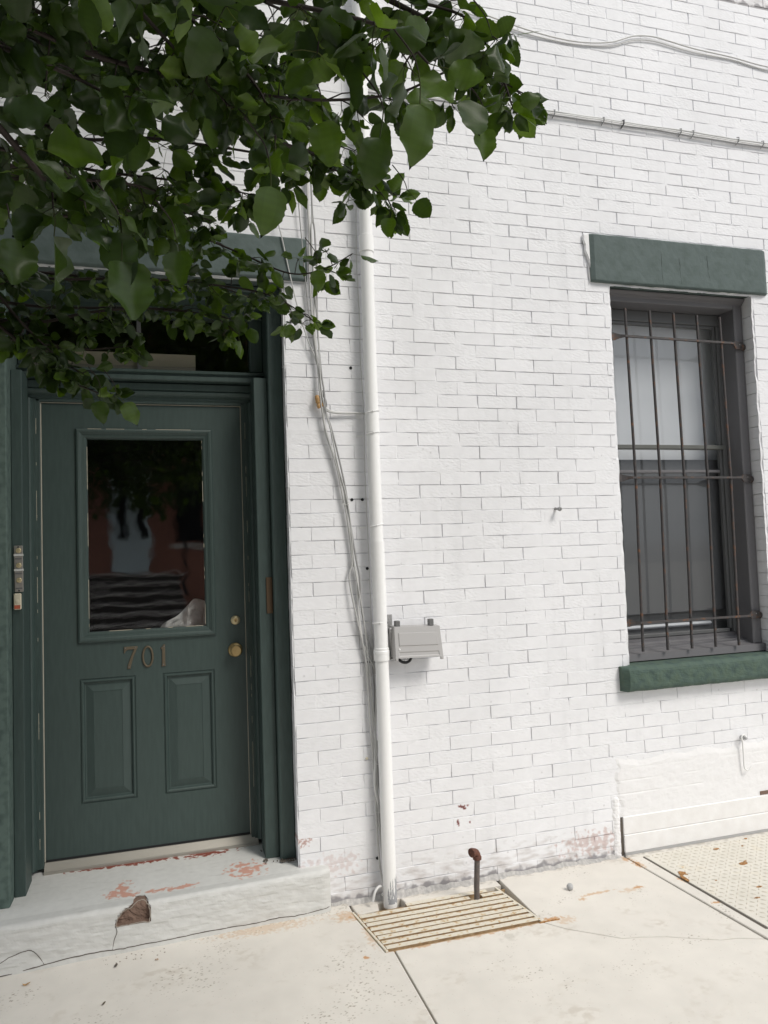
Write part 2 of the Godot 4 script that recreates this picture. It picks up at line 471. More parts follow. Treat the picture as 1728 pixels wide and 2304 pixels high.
func pavement_maps() -> void:
	# one colour map over the pavement near the wall: x -0.9 .. 3.3, z -0.1 .. 1.7
	var w := 1400
	var h := 700
	var px := PackedByteArray()
	px.resize(w * h * 3)
	var cell := FastNoiseLite.new()
	cell.noise_type = FastNoiseLite.TYPE_CELLULAR; cell.cellular_return_type = FastNoiseLite.RETURN_DISTANCE; cell.frequency = 1.0; cell.seed = 4
	cell.cellular_jitter = 1.0
	var rusts := [[1.711, 0.334, 0.022, 0.012, 0.55], [1.80, 0.305, 0.09, 0.011, 0.5], [2.008, 0.318, 0.028, 0.014, 0.8], [1.40, 0.10, 0.03, 0.02, 0.8], [1.50, 0.44, 0.06, 0.014, 0.9], [1.55, 0.47, 0.05, 0.03, 0.3], [0.694, 0.462, 0.015, 0.012, 0.9], [0.924, 0.456, 0.05, 0.012, 0.6], [1.2, 0.45, 0.22, 0.014, 0.55], [2.148, 0.112, 0.02, 0.05, 0.8], [2.13, 0.04, 0.03, 0.03, 0.6], [2.22, 0.56, 0.03, 0.008, 0.8], [2.235, 0.33, 0.02, 0.03, 0.7], [0.35, 0.10, 0.22, 0.05, 0.28], [0.70, 0.12, 0.06, 0.05, 0.4], [0.74, 0.14, 0.03, 0.04, 0.6], [0.75, 0.3, 0.02, 0.12, 0.35], [1.95, 0.33, 0.05, 0.02, 0.3]]
	var i := 0
	for yy in h:
		var z := -0.1 + yy * 1.8 / h
		for xx in w:
			var x := -0.9 + xx * 4.2 / w
			var n1 := noise.get_noise_2d(x * 1.6 + 11, z * 1.6)
			var n2 := noise.get_noise_2d(x * 8 + 3, z * 8)
			var k := 0.835 + 0.022 * n1 + 0.016 * n2
			var r := k * 1.0
			var g := k * 0.978
			var b := k * 0.94
			if x < 0.82:
				r *= 0.985; g *= 0.985; b *= 0.985
			# pits and specks, denser where the paint has worn
			var wear := clampf(noise.get_noise_2d(x * 2.2 + 60, z * 3.0) * 1.6 + (0.42 if x < 0.8 else 0.22 if x > 1.5 else 0.05), 0.0, 1.0)
			var d := cell.get_noise_2d(x * 48.0 + z * 20.0, z * 74.0) + 1.0
			var big := cell.get_noise_2d(x * 15.0 + 30, z * 26.0) + 1.0
			var s := 0.0
			if d < 0.08 + 0.20 * wear: s = wear * 0.65
			if big < 0.055: s = maxf(s, 0.35 * wear + 0.3)
			if cell.get_noise_2d(x * 115.0, z * 135.0 + 9) + 1.0 < 0.17: s = maxf(s, 0.24 + 0.3 * wear)
			if s > 0:
				s *= clampf(noise.get_noise_2d(x * 27, z * 27) * 2.5 + 0.5, 0, 1)
				r = lerpf(r, 0.47, s); g = lerpf(g, 0.43, s); b = lerpf(b, 0.375, s)
			var worn := clampf(noise.get_noise_2d(x * 3.1 + 20, z * 4.0 + 9) * 2.0 - 0.35, 0, 1) * clampf(noise.get_noise_2d(x * 19, z * 23) * 2.0 + 0.3, 0, 1) * 0.36
			r = lerpf(r, 0.68, worn); g = lerpf(g, 0.64, worn); b = lerpf(b, 0.585, worn)
			for q in rusts:
				if absf(x - q[0]) < q[2] * 1.7 and absf(z - q[1]) < q[3] * 1.7:
					var t: float = blot(x, z, q[0], q[1], q[2], q[3], 0.45, 40) * q[4]
					t *= 0.8
					r = lerpf(r, 0.69, t); g = lerpf(g, 0.47, t); b = lerpf(b, 0.27, t)
			if z < 0.05:
				var dd := clampf(0.8 - absf(z - 0.0) * 22 + noise.get_noise_2d(x * 22, z * 30), 0, 1) * 0.5
				r = lerpf(r, 0.55, dd); g = lerpf(g, 0.53, dd); b = lerpf(b, 0.50, dd)
			var wet := blot(x, z, 1.281, 0.506, 0.05, 0.03, 0.5, 20) * 0.22
			r = lerpf(r, 0.55, wet); g = lerpf(g, 0.53, wet); b = lerpf(b, 0.48, wet)
			px[i] = int(clampf(r, 0, 1) * 255); px[i + 1] = int(clampf(g, 0, 1) * 255); px[i + 2] = int(clampf(b, 0, 1) * 255)
			i += 3
	var t := img_tex(w, h, px)
	var m := mat("pavement_paint", Color.WHITE, 0.82)
	m.albedo_texture = t
	m.uv1_scale = Vector3(1 / 4.2, 1 / 1.8, 1); m.uv1_offset = Vector3(0.9 / 4.2, 0.1 / 1.8, 0)
	m.heightmap_enabled = true; m.heightmap_texture = t; m.heightmap_scale = 0.12
	var gb := mat("grate_paint", Color.WHITE, 0.7)
	gb.albedo_texture = ntex(0.02, 5, 512, 71, [[0.0, lin(0.60, 0.54, 0.43)], [0.5, lin(0.65, 0.61, 0.52)], [0.72, lin(0.60, 0.53, 0.40)], [0.88, lin(0.42, 0.25, 0.11)], [1.0, lin(0.3, 0.14, 0.05)]])
	relief(gb, ntex(0.05, 4, 512, 72), 0.08, 2.5)
	var gr := mat("grate_rust", Color.WHITE, 0.85)
	gr.albedo_texture = ntex(0.02, 4, 512, 73, [[0.0, lin(0.24, 0.14, 0.07)], [0.5, lin(0.38, 0.25, 0.13)], [1.0, lin(0.56, 0.46, 0.32)]])
	relief(gr, ntex(0.05, 4, 512, 74), 0.1, 2.5)
	var pt := mat("plate_paint", Color.WHITE, 0.6)
	pt.albedo_texture = ntex(0.008, 5, 512, 75, [[0.0, lin(0.60, 0.57, 0.50)], [0.7, lin(0.66, 0.63, 0.565)], [0.93, lin(0.64, 0.59, 0.49)], [1.0, lin(0.50, 0.34, 0.18)]])
	relief(pt, ntex(0.05, 4, 512, 76), 0.05, 1.6)
	mat("stud_worn", lin(0.54, 0.50, 0.43), 0.55)
	var rs := mat("rust_scab", Color.WHITE, 0.9)
	rs.albedo_texture = ntex(0.04, 4, 256, 77, [[0.0, lin(0.10, 0.045, 0.02)], [0.5, lin(0.35, 0.17, 0.055)], [1.0, lin(0.52, 0.33, 0.14)]])
	relief(rs, ntex(0.05, 4, 256, 78), 0.15, 6.0)
	# door step: uv = (x, length along the profile); grey white paint with worn pink primer
	var sw := 900
	var sh := 300
	px = PackedByteArray()
	px.resize(sw * sh * 3)
	i = 0
	for yy in sh:
		var s := yy * 0.70 / sh
		for xx in sw:
			var x := -1.1 + xx * 1.8 / sw
			var k := 0.81 + 0.02 * noise.get_noise_2d(x * 3, s * 3) + 0.02 * noise.get_noise_2d(x * 25, s * 25)
			if s > 0.40: k -= 0.03
			var r := k
			var g := k * 1.0
			var b := k * 0.985
			var pk := 0.0
			for q in [[0.30, 0.305, 0.075, 0.07], [0.03, 0.375, 0.06, 0.02], [-0.09, 0.365, 0.05, 0.014], [-0.21, 0.30, 0.03, 0.05], [-0.2, 0.36, 0.05, 0.022], [-0.25, 0.345, 0.03, 0.03], [-0.10, 0.077, 0.26, 0.016], [0.15, 0.083, 0.09, 0.026], [-0.33, 0.074, 0.12, 0.010]]:
				pk = maxf(pk, blot(x, s, q[0], q[1], q[2], q[3], 0.8, 26))
			if s < 0.12: r = lerpf(r, 0.52, pk); g = lerpf(g, 0.27, pk); b = lerpf(b, 0.22, pk)
			else: r = lerpf(r, 0.78, pk); g = lerpf(g, 0.60, pk); b = lerpf(b, 0.54, pk)
			var dk := clampf(noise.get_noise_2d(x * 7 + 50, s * 30) * 2.0 - 0.75, 0, 1) * 0.2
			r = lerpf(r, 0.5, dk); g = lerpf(g, 0.48, dk); b = lerpf(b, 0.45, dk)
			px[i] = int(clampf(r, 0, 1) * 255); px[i + 1] = int(clampf(g, 0, 1) * 255); px[i + 2] = int(clampf(b, 0, 1) * 255)
			i += 3
	var st := mat("step_paint", Color.WHITE, 0.6)
	st.albedo_texture = img_tex(sw, sh, px)
	st.uv1_scale = Vector3(1 / 1.8, 1 / 0.70, 1); st.uv1_offset = Vector3(1.1 / 1.8, 0, 0)
	mat("joint_fill", lin(0.24, 0.22, 0.19), 0.95)
	mat("broken_cement", lin(0.33, 0.29, 0.245), 0.95)
	mat("crack", lin(0.10, 0.085, 0.07), 0.95)
	mat("exposed_stone", lin(0.19, 0.125, 0.095), 0.9)
	relief(M.exposed_stone, ntex(0.05, 4, 256, 79), 0.3, 8.0)
	mat("asphalt", lin(0.05, 0.05, 0.052), 0.9)
	mat("far_concrete", lin(0.42, 0.40, 0.36), 0.9)
	mat("brick_red", lin(0.40, 0.19, 0.14), 0.85)
	mat("pale_blue", lin(0.68, 0.80, 0.84), 0.6)
	mat("brownstone", lin(0.05, 0.042, 0.038), 0.8)
	mat("nosing", lin(0.75, 0.71, 0.66), 0.7)

# ------------------------------------------------------------------ ground
func poly2(a: Array) -> PackedVector2Array:
	var r := PackedVector2Array()
	for q in a: r.append(Vector2(q[0], q[1]))
	return r

func slab(called: String, pts: Array, parent: Node, top := 0.0, bev := 0.004, m := "pavement_paint") -> MeshInstance3D:
	var b := MB.new()
	b.uvm = 1
	b.prism(poly2(pts), top - 0.09, top, 1, bev)
	return obj(called, b, M[m], parent)

func ground() -> void:
	var earth := MB.new().box(Vector3(-60, -0.6, -60), Vector3(60, -0.5, 60))
	tag(obj("ground", earth, M.far_concrete), "", "", "", "structure")
	var base := MB.new().box(Vector3(-9, -0.45, -0.3), Vector3(12, -0.094, 3.9))
	var pave := node("pavement", self)
	tag(pave, "cream painted concrete pavement in slabs along the white brick wall", "", "", "structure")
	obj("bed", base, M.joint_fill, pave)
	# crack that splits the wide slab, then the joints
	var crack := [[1.456, 0.452], [1.519, 0.532], [1.60, 0.60], [1.684, 0.671], [1.76, 0.688], [1.853, 0.719], [1.94, 0.765], [2.028, 0.809], [2.10, 0.822], [2.194, 0.862]]
	var back := crack.duplicate()
	var q := []
	for c in crack: q.append([c[0], c[1] - 0.0015])
	q.append_array([[2.136, -0.02], [1.458, -0.02]])
	slab("slab", q, pave, 0.0, 0.002)
	q = []
	back.reverse()
	for c in back: q.append([c[0], c[1] + 0.0018])
	q.append_array([[1.44, 0.452], [0.818, 0.452], [0.818, 2.6], [2.33, 2.6], [2.20, 0.875]])
	slab("slab", q, pave, -0.001, 0.0022)
	slab("slab", [[-1.6, 0.05], [-0.6, 0.05], [0.64, 0.05], [0.66, -0.02], [0.733, -0.02], [0.735, 0.15], [0.778, 0.452], [0.812, 0.452], [0.812, 2.6], [-1.6, 2.6]], pave, 0.001, 0.005)
	slab("slab", [[0.74, -0.02], [1.445, -0.02], [1.445, 0.070], [0.98, 0.082], [0.97, 0.03], [0.86, 0.04], [0.85, 0.10], [0.752, 0.112]], pave, -0.006, 0.003)
	slab("kerb_strip", [[2.144, 0.02], [2.222, 0.05], [2.245, 0.355], [2.262, 0.9], [2.36, 2.6], [2.338, 2.6], [2.206, 0.875]], pave, 0.002, 0.003)
	slab("kerb_strip", [[2.152, -0.02], [4.2, -0.02], [4.2, 0.045], [2.225, 0.045], [2.152, 0.012]], pave, 0.001, 0.003)
	slab("slab", [[2.37, 1.9], [5.4, 1.9], [5.4, 3.8], [2.37, 3.8]], pave)
	slab("slab", [[4.21, -0.02], [7.0, -0.02], [7.0, 1.89], [4.21, 1.89]], pave)
	slab("slab", [[-1.6, 2.61], [0.806, 2.61], [0.806, 3.8], [-1.6, 3.8]], pave)
	slab("slab", [[0.818, 2.61], [2.36, 2.61], [2.36, 3.8], [0.818, 3.8]], pave)
	slab("slab", [[-4.2, 0.0], [-1.61, 0.0], [-1.61, 3.8], [-4.2, 3.8]], pave)
	var k := MB.new().box(Vector3(-9, -0.4, 3.81), Vector3(12, 0.0, 3.96), 0.015)
	obj("kerb", k, M.far_concrete, pave)
	var road := MB.new().box(Vector3(-30, -0.42, 3.96), Vector3(30, -0.13, 10.0))
	tag(obj("road", road, M.asphalt), "", "", "", "structure")
	var far := MB.new().box(Vector3(-30, -0.42, 10.0), Vector3(30, 0.0, 16.0), 0.01)
	tag(obj("far_pavement", far, M.far_concrete), "", "", "", "structure")

# ------------------------------------------------------------------ house front
var house: Node3D
const DOOR := [-0.725, 0.525, -0.2, 2.805]       # x0, x1, y0, y1
const WIN := [2.230, 3.152, 0.93, 2.908]

func brick(b: MB, x0: float, x1: float, y0: float, y1: float, zf: float, depth: float, rough: float) -> void:
	var nx := 4 if x1 - x0 > 0.14 else 2
	var ring := []
	for k in nx + 1: ring.append(Vector2(lerpf(x0, x1, float(k) / nx), y0))
	for k in range(nx, -1, -1): ring.append(Vector2(lerpf(x0, x1, float(k) / nx), y1))
	var m := ring.size()
	var mid := Vector2((x0 + x1) / 2, (y0 + y1) / 2)
	var outer := []
	var inner := []
	for q in ring:
		var o: Vector2 = q + Vector2(rng.randf_range(-1, 1), rng.randf_range(-1, 1)) * rough
		outer.append(o)
		var bev := rng.randf_range(0.0009, 0.0021)
		inner.append(o + Vector2(signf(mid.x - q.x) if absf(q.x - x0) < 0.001 or absf(q.x - x1) < 0.001 else 0.0, signf(mid.y - q.y)) * bev)
	var tilt := Vector2(rng.randf_range(-1, 1) * 0.004, rng.randf_range(-1, 1) * 0.012)
	var zi := []
	for k in m: zi.append(zf + (inner[k] - mid).dot(tilt) + rng.randf_range(-1, 1) * 0.0003)
	for k in m:
		var j := (k + 1) % m
		var c := Vector3(mid.x, mid.y, zf - 0.02)
		var a0 := Vector3(outer[k].x, outer[k].y, zf - 0.0032)
		var a1 := Vector3(outer[j].x, outer[j].y, zf - 0.0032)
		b.quad_out(a0, a1, Vector3(inner[j].x, inner[j].y, zi[j]), Vector3(inner[k].x, inner[k].y, zi[k]), c)
		b.quad_out(a0, a1, a1 - Vector3(0, 0, depth), a0 - Vector3(0, 0, depth), Vector3(mid.x, mid.y, zf - depth / 2))
	for k in nx:
		var t := m - 1 - k
		b.quad_out(Vector3(inner[k].x, inner[k].y, zi[k]), Vector3(inner[k + 1].x, inner[k + 1].y, zi[k + 1]), Vector3(inner[t - 1].x, inner[t - 1].y, zi[t - 1]), Vector3(inner[t].x, inner[t].y, zi[t]), Vector3(mid.x, mid.y, zf - 1))

func in_view(q: Vector3) -> bool:
	var c := cam.transform.affine_inverse() * q
	if c.z > -0.1: return false
	var uu := 864 + 1663.56 * c.x / -c.z
	var vv := 1152 - 1663.56 * c.y / -c.z
	return uu > -20 and uu < 1748 and vv > -20 and vv < 2324

func building() -> void:
	house = thing("brick_house", "white painted brick house front with green door and barred window", "building")
	var wall := node("brick_wall", house)
	wall.set_meta("label", "white painted brick wall")
	# mortar face, slightly uneven so that paint fills some joints
	var b := MB.new()
	var step := 0.02
	var zm := func(x: float, y: float) -> float:
		return -0.0036 + clampf(noise.get_noise_2d(x * 5.5, y * 7.5) * 0.010 + noise.get_noise_2d(x * 30, y * 30) * 0.003, -0.004, 0.0031)
	var x := -0.8
	while x < 3.44:
		var y := -0.02
		while y < 4.8:
			var mx := x + step / 2
			var my := y + step / 2
			if not (mx > DOOR[0] + 0.0 and mx < DOOR[1] - 0.0 and my < DOOR[3]) and not (mx > WIN[0] + 0.01 and mx < WIN[1] - 0.01 and my > WIN[2] and my < WIN[3]):
				b.quad(Vector3(x, y, zm.call(x, y)), Vector3(x + step, y, zm.call(x + step, y)), Vector3(x + step, y + step, zm.call(x + step, y + step)), Vector3(x, y + step, zm.call(x, y + step)))
			y += step
		x += step
	obj("mortar", b, M.wall_paint_3, wall)
	# solid wall behind the face, with its two openings
	var core := MB.new()
	for r in [[-4.5, DOOR[0] - 0.012, -0.3, 6.5], [DOOR[1] + 0.012, WIN[0] - 0.012, -0.3, 6.5], [WIN[1] + 0.012, 7.0, -0.3, 6.5]]:
		core.box(Vector3(r[0], r[2], -0.36), Vector3(r[1], r[3], -0.014))
	core.box(Vector3(DOOR[0] - 0.012, DOOR[3] + 0.012, -0.36), Vector3(DOOR[1] + 0.012, 6.5, -0.014))
	core.box(Vector3(WIN[0] - 0.012, WIN[3] + 0.012, -0.36), Vector3(WIN[1] + 0.012, 6.5, -0.014))
	core.box(Vector3(WIN[0] - 0.012, -0.3, -0.36), Vector3(WIN[1] + 0.012, WIN[2] - 0.02, -0.014))
	core.box(Vector3(DOOR[0] - 0.012, -0.3, -1.6), Vector3(DOOR[1] + 0.012, 0.17, -0.1))
	obj("wall_core", core, M.white_paint, wall)
	# bricks
	var all := []
	for i in range(-34, 44):
		var yt := 2.737 - 0.0625 * i - 0.0011
		var yb := yt - 0.0625 + 0.0023
		if yb < 0: yb = -0.012
		var k0 := (0.6195 if posmod(i, 2) == 1 else 0.7245) - 0.2105 * 8
		for k in range(-3, 28):
			var a := k0 + 0.2105 * k + 0.0010 + rng.randf_range(-0.002, 0.002)
			var c := k0 + 0.2105 * (k + 1) - 0.0010 + rng.randf_range(-0.002, 0.002)
			var parts := [[a, c, yb, yt, 0.03]]
			for op in [DOOR, WIN]:
				var next := []
				for q in parts:
					if q[1] <= op[0] or q[0] >= op[1] or q[3] <= op[2] + 0.001 or q[2] >= op[3] - 0.001:
						next.append(q); continue
					if q[0] < op[0]: next.append([q[0], op[0] + rng.randf_range(-0.002, 0.001), q[2], q[3], 0.105])
					if q[1] > op[1]: next.append([op[1] + rng.randf_range(-0.001, 0.002), q[1], q[2], q[3], 0.105])
					if q[3] > op[3] + 0.008: next.append([maxf(q[0], op[0]), minf(q[1], op[1]), op[3] + 0.003, q[3], 0.03])
					if q[2] < op[2] - 0.008: next.append([maxf(q[0], op[0]), minf(q[1], op[1]), q[2], op[2] - 0.003, 0.03])
				parts = next
			for q in parts:
				if q[1] - q[0] < 0.012: continue
				q.append(rng.randf_range(-0.0009, 0.0009))
				all.append(q)
	var seen := []
	var rest := []
	for q in all:
		var m := Vector3((q[0] + q[1]) / 2, (q[2] + q[3]) / 2, 0)
		if in_view(m) and not (m.y > 2.35 + maxf(0, m.x - 0.9) * 0.9 and m.x < 1.9) and not (m.x > 2.1 and m.y < 0.5) and m.x > 0.5:
			seen.append([m.distance_to(cam.position), q])
		else:
			rest.append(q)
	seen.sort_custom(func(p1, p2): return p1[0] < p2[0])
	for k in seen.size():
		var q: Array = seen[k][1]
		if k >= 300:
			rest.append(q); continue
		var one := MB.new()
		brick(one, q[0], q[1], q[2], q[3], q[5], q[4], 0.0009)
		obj("brick", one, M["wall_paint_%d" % rng.randi_range(0, 3)], wall)
	var lot := MB.new()
	for q in rest:
		brick(lot, q[0], q[1], q[2], q[3], q[5], q[4], 0.0009)
	tag(obj("brickwork", lot, M.wall_paint_2, wall), "", "", "", "stuff")
	# cement patch over the brick at the foot of the wall, and the painted boards below it
	var pt := MB.new()
	var nx := 90
	var ny := 46
	var at := func(kx: int, ky: int) -> Vector3:
		var ty := float(ky) / ny
		var yy := lerpf(0.188, 0.487, ty)
		var left := 2.112 + noise.get_noise_2d(yy * 14, 3.0) * 0.022 + (0.018 if yy < 0.27 else 0.0)
		var xx := lerpf(left, 3.5, pow(float(kx) / nx, 1.15))
		var edge := minf(minf((xx - left) / 0.03, (0.487 - yy + noise.get_noise_2d(xx * 4, 8) * 0.02) / 0.05), 1.0)
		var yw := yy + (noise.get_noise_2d(xx * 6, 2) * 0.012 if ky == ny else 0.0)
		var row := absf(fposmod((2.737 - yy) / 0.0625, 1.0) - 0.5)
		var z := -0.004 + 0.0085 * clampf(edge, 0, 1) + noise.get_noise_2d(xx * 9, yy * 12) * 0.0018 + noise.get_noise_2d(xx * 40, yy * 40) * 0.0006
		z -= clampf((row - 0.45) * 20, 0, 1) * 0.0026 * clampf(noise.get_noise_2d(xx * 3, yy * 3) * 3 + 0.7, 0, 1)
		if kx == 0: z = -0.006
		return Vector3(xx, yw, z)
	for ky in ny:
		for kx in nx:
			pt.quad(at.call(kx, ky), at.call(kx + 1, ky), at.call(kx + 1, ky + 1), at.call(kx, ky + 1))
	tag(obj("cement_patch", pt, M.plaster, wall), "rough white painted cement patch at the foot of the wall")
	var lump := MB.new()
	for k in 16:
		var yy := 0.0 + 0.27 * k / 15.0
		lump.lathe(Vector3(2.118 + noise.get_noise_2d(k * 0.9, 0) * 0.012, yy, -0.006), Vector3(0, 0, 1), [[0.022 + 0.006 * sin(k * 2.1), 0.0], [0.019, 0.007], [0.010, 0.0115], [0.0, 0.012 + 0.002 * sin(k * 5.0)]], 9)
	obj("cement_edge", lump, M.plaster, wall)
	var up := MB.new().box(Vector3(2.150, 0.101, -0.01), Vector3(3.6, 0.188, 0.009), 0.003)
	obj("base_board", up, M.board_paint, wall)
	var lo := MB.new().box(Vector3(2.150, 0.014, -0.01), Vector3(3.6, 0.1, 0.0125), 0.003)
	obj("base_board", lo, M.board_paint, wall)
	obj("base_strip", MB.new().box(Vector3(2.152, 0.0, -0.01), Vector3(3.6, 0.0145, 0.0105), 0.002), M.base_grey, wall)
	obj("gap", MB.new().box(Vector3(2.138, 0.0, 0.0005), Vector3(2.149, 0.185, 0.0035)), M.crack, wall)
	obj("vent_slot", MB.new().box(Vector3(2.99, 0.193, 0.002), Vector3(3.3, 0.212, 0.0075)), M.exposed_stone, wall)
	# ragged cement fillet where the wall meets the pavement
	var fl := MB.new()
	var fx := 0.66
	var pz := func(xx: float, t: float) -> Vector3:
		var hgt := 0.012 + noise.get_noise_2d(xx * 11, 4) * 0.014 
		var dep := 0.024 + noise.get_noise_2d(xx * 9, 14) * 0.026 + noise.get_noise_2d(xx * 25, 1) * 0.006
		hgt = maxf(hgt, 0.004); dep = maxf(dep, 0.006)
		return Vector3(xx, maxf(hgt * pow(1 - t, 1.6), -0.004) + (noise.get_noise_2d(xx * 30, t * 4) * 0.0015 if t > 0 and t < 1 else 0.0) - (0.008 if t >= 1 else 0.0), dep * t + 0.0005)
	while fx < 2.12:
		for k in 5:
			fl.quad_n(pz.call(fx, k / 5.0), pz.call(fx, (k + 1) / 5.0), pz.call(fx + 0.012, (k + 1) / 5.0), pz.call(fx + 0.012, k / 5.0), Vector3(0, 0.5, 0.85), Vector3(0, 0.6, 0.8), Vector3(0, 0.6, 0.8), Vector3(0, 0.5, 0.85))
		fx += 0.012
	obj("cement_fillet", fl, M.step_fillet, wall)
	# stone lintels and sill
	tag(rough_stone("lintel", -0.84, 0.634, 2.808, 3.005, -0.10, 0.022, M.stone_green, 0.0018), "green painted stone lintel over the door")
	tag(rough_stone("lintel", 2.122, 3.240, 2.911, 3.164, -0.10, 0.022, M.stone_green, 0.0018), "green painted stone lintel over the barred window")
	tag(rough_stone("window_sill", 2.176, 3.245, 0.806, 0.932, -0.10, 0.062, M.sill_green, 0.004), "green painted rough stone sill under the barred window")
	# flaking mortar beside the window lintel
	var fk := MB.new()
	fk.prism(poly2([[2.088, 3.158], [2.121, 3.166], [2.121, 2.985], [2.113, 3.02], [2.104, 3.045], [2.093, 3.07], [2.095, 3.10], [2.085, 3.125]]), 0.001, 0.017, 0, 0.005)
	fk.prism(poly2([[2.110, 3.008], [2.120, 2.99], [2.120, 2.90], [2.116, 2.93], [2.113, 2.96]]), 0.001, 0.010, 0, 0.003)
	tag(obj("loose_mortar", fk, M.plaster, house), "flaking white mortar at the lintel's left end")
	var hair := MB.new()
	for c in [[2.545, 3.10, 2.912], [2.84, 3.10, 2.975], [2.66, 3.07, 2.93]]:
		var path := PackedVector3Array()
		for k in 8: path.append(Vector3(c[0] + noise.get_noise_2d(c[0] * 30, k * 0.8) * 0.008 + k * 0.0012, lerpf(c[1], c[2], k / 7.0), 0.0222))
		hair.tube(path, 0.0007, 0.0004, 4)
	obj("hairline_crack", hair, M.dark, house)
	# door step
	step_block()
	# rooms behind door and window, so that nothing lights them from behind
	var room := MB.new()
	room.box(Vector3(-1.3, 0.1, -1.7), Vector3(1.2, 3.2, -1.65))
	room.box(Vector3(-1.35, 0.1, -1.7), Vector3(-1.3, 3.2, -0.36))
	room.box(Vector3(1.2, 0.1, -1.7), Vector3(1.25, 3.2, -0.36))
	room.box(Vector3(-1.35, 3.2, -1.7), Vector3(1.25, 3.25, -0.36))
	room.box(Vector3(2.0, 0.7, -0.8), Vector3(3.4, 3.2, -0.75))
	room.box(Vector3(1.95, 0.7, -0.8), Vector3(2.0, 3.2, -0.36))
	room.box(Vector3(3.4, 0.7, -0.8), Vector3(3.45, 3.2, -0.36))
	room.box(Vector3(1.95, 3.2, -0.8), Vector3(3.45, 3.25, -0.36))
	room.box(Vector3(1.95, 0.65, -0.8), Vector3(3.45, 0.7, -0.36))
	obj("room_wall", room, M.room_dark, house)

func rough_stone(called: String, x0: float, x1: float, y0: float, y1: float, zb: float, zf: float, m: Material, amp: float) -> MeshInstance3D:
	# a stone block with worn edges: rounded profile swept along x, roughened
	var b := MB.new()
	var r := 0.010 if amp < 0.003 else 0.028
	var prof := [Vector2(zb, y1)]
	for k in 5: prof.append(Vector2(zf - r + r * sin(k * PI / 8), y1 - r + r * cos(k * PI / 8)))
	for k in range(1, 8): prof.append(Vector2(zf, lerpf(y1 - r, y0 + r, k / 8.0)))
	for k in 5: prof.append(Vector2(zf - r + r * cos(k * PI / 8), y0 + r - r * sin(k * PI / 8)))
	prof.append(Vector2(zb, y0))
	var nx := int((x1 - x0) / 0.022)
	var pt := func(k: int, j: int) -> Vector3:
		var xx := lerpf(x0, x1, float(k) / nx)
		var q: Vector2 = prof[j]
		var end := minf(xx - x0, x1 - xx)
		var inset := maxf(0.0, r * 1.2 - end)
		var zz := q.x + noise.get_noise_3d(xx * 17, q.y * 17, 3) * amp - (inset * inset / (r * 1.4) if q.x > zb + 0.03 else 0.0)
		var ys := q.y + noise.get_noise_3d(xx * 12, q.x * 20, q.y * 3 + 9) * amp * (1.0 if q.x > zb + 0.01 else 0.0)
		return Vector3(xx, ys, zz)
	for k in nx:
		for j in prof.size() - 1:
			b.quad(pt.call(k, j), pt.call(k, j + 1), pt.call(k + 1, j + 1), pt.call(k + 1, j))
	for k in [0, nx]:
		for j in range(1, prof.size() - 2):
			b.tri_out(pt.call(k, 0), pt.call(k, j), pt.call(k, j + 1), Vector3((x0 + x1) / 2, (y0 + y1) / 2, 0))
		b.tri_out(pt.call(k, 0), pt.call(k, prof.size() - 2), pt.call(k, prof.size() - 1), Vector3((x0 + x1) / 2, (y0 + y1) / 2, 0))
	return obj(called, b, m, house)

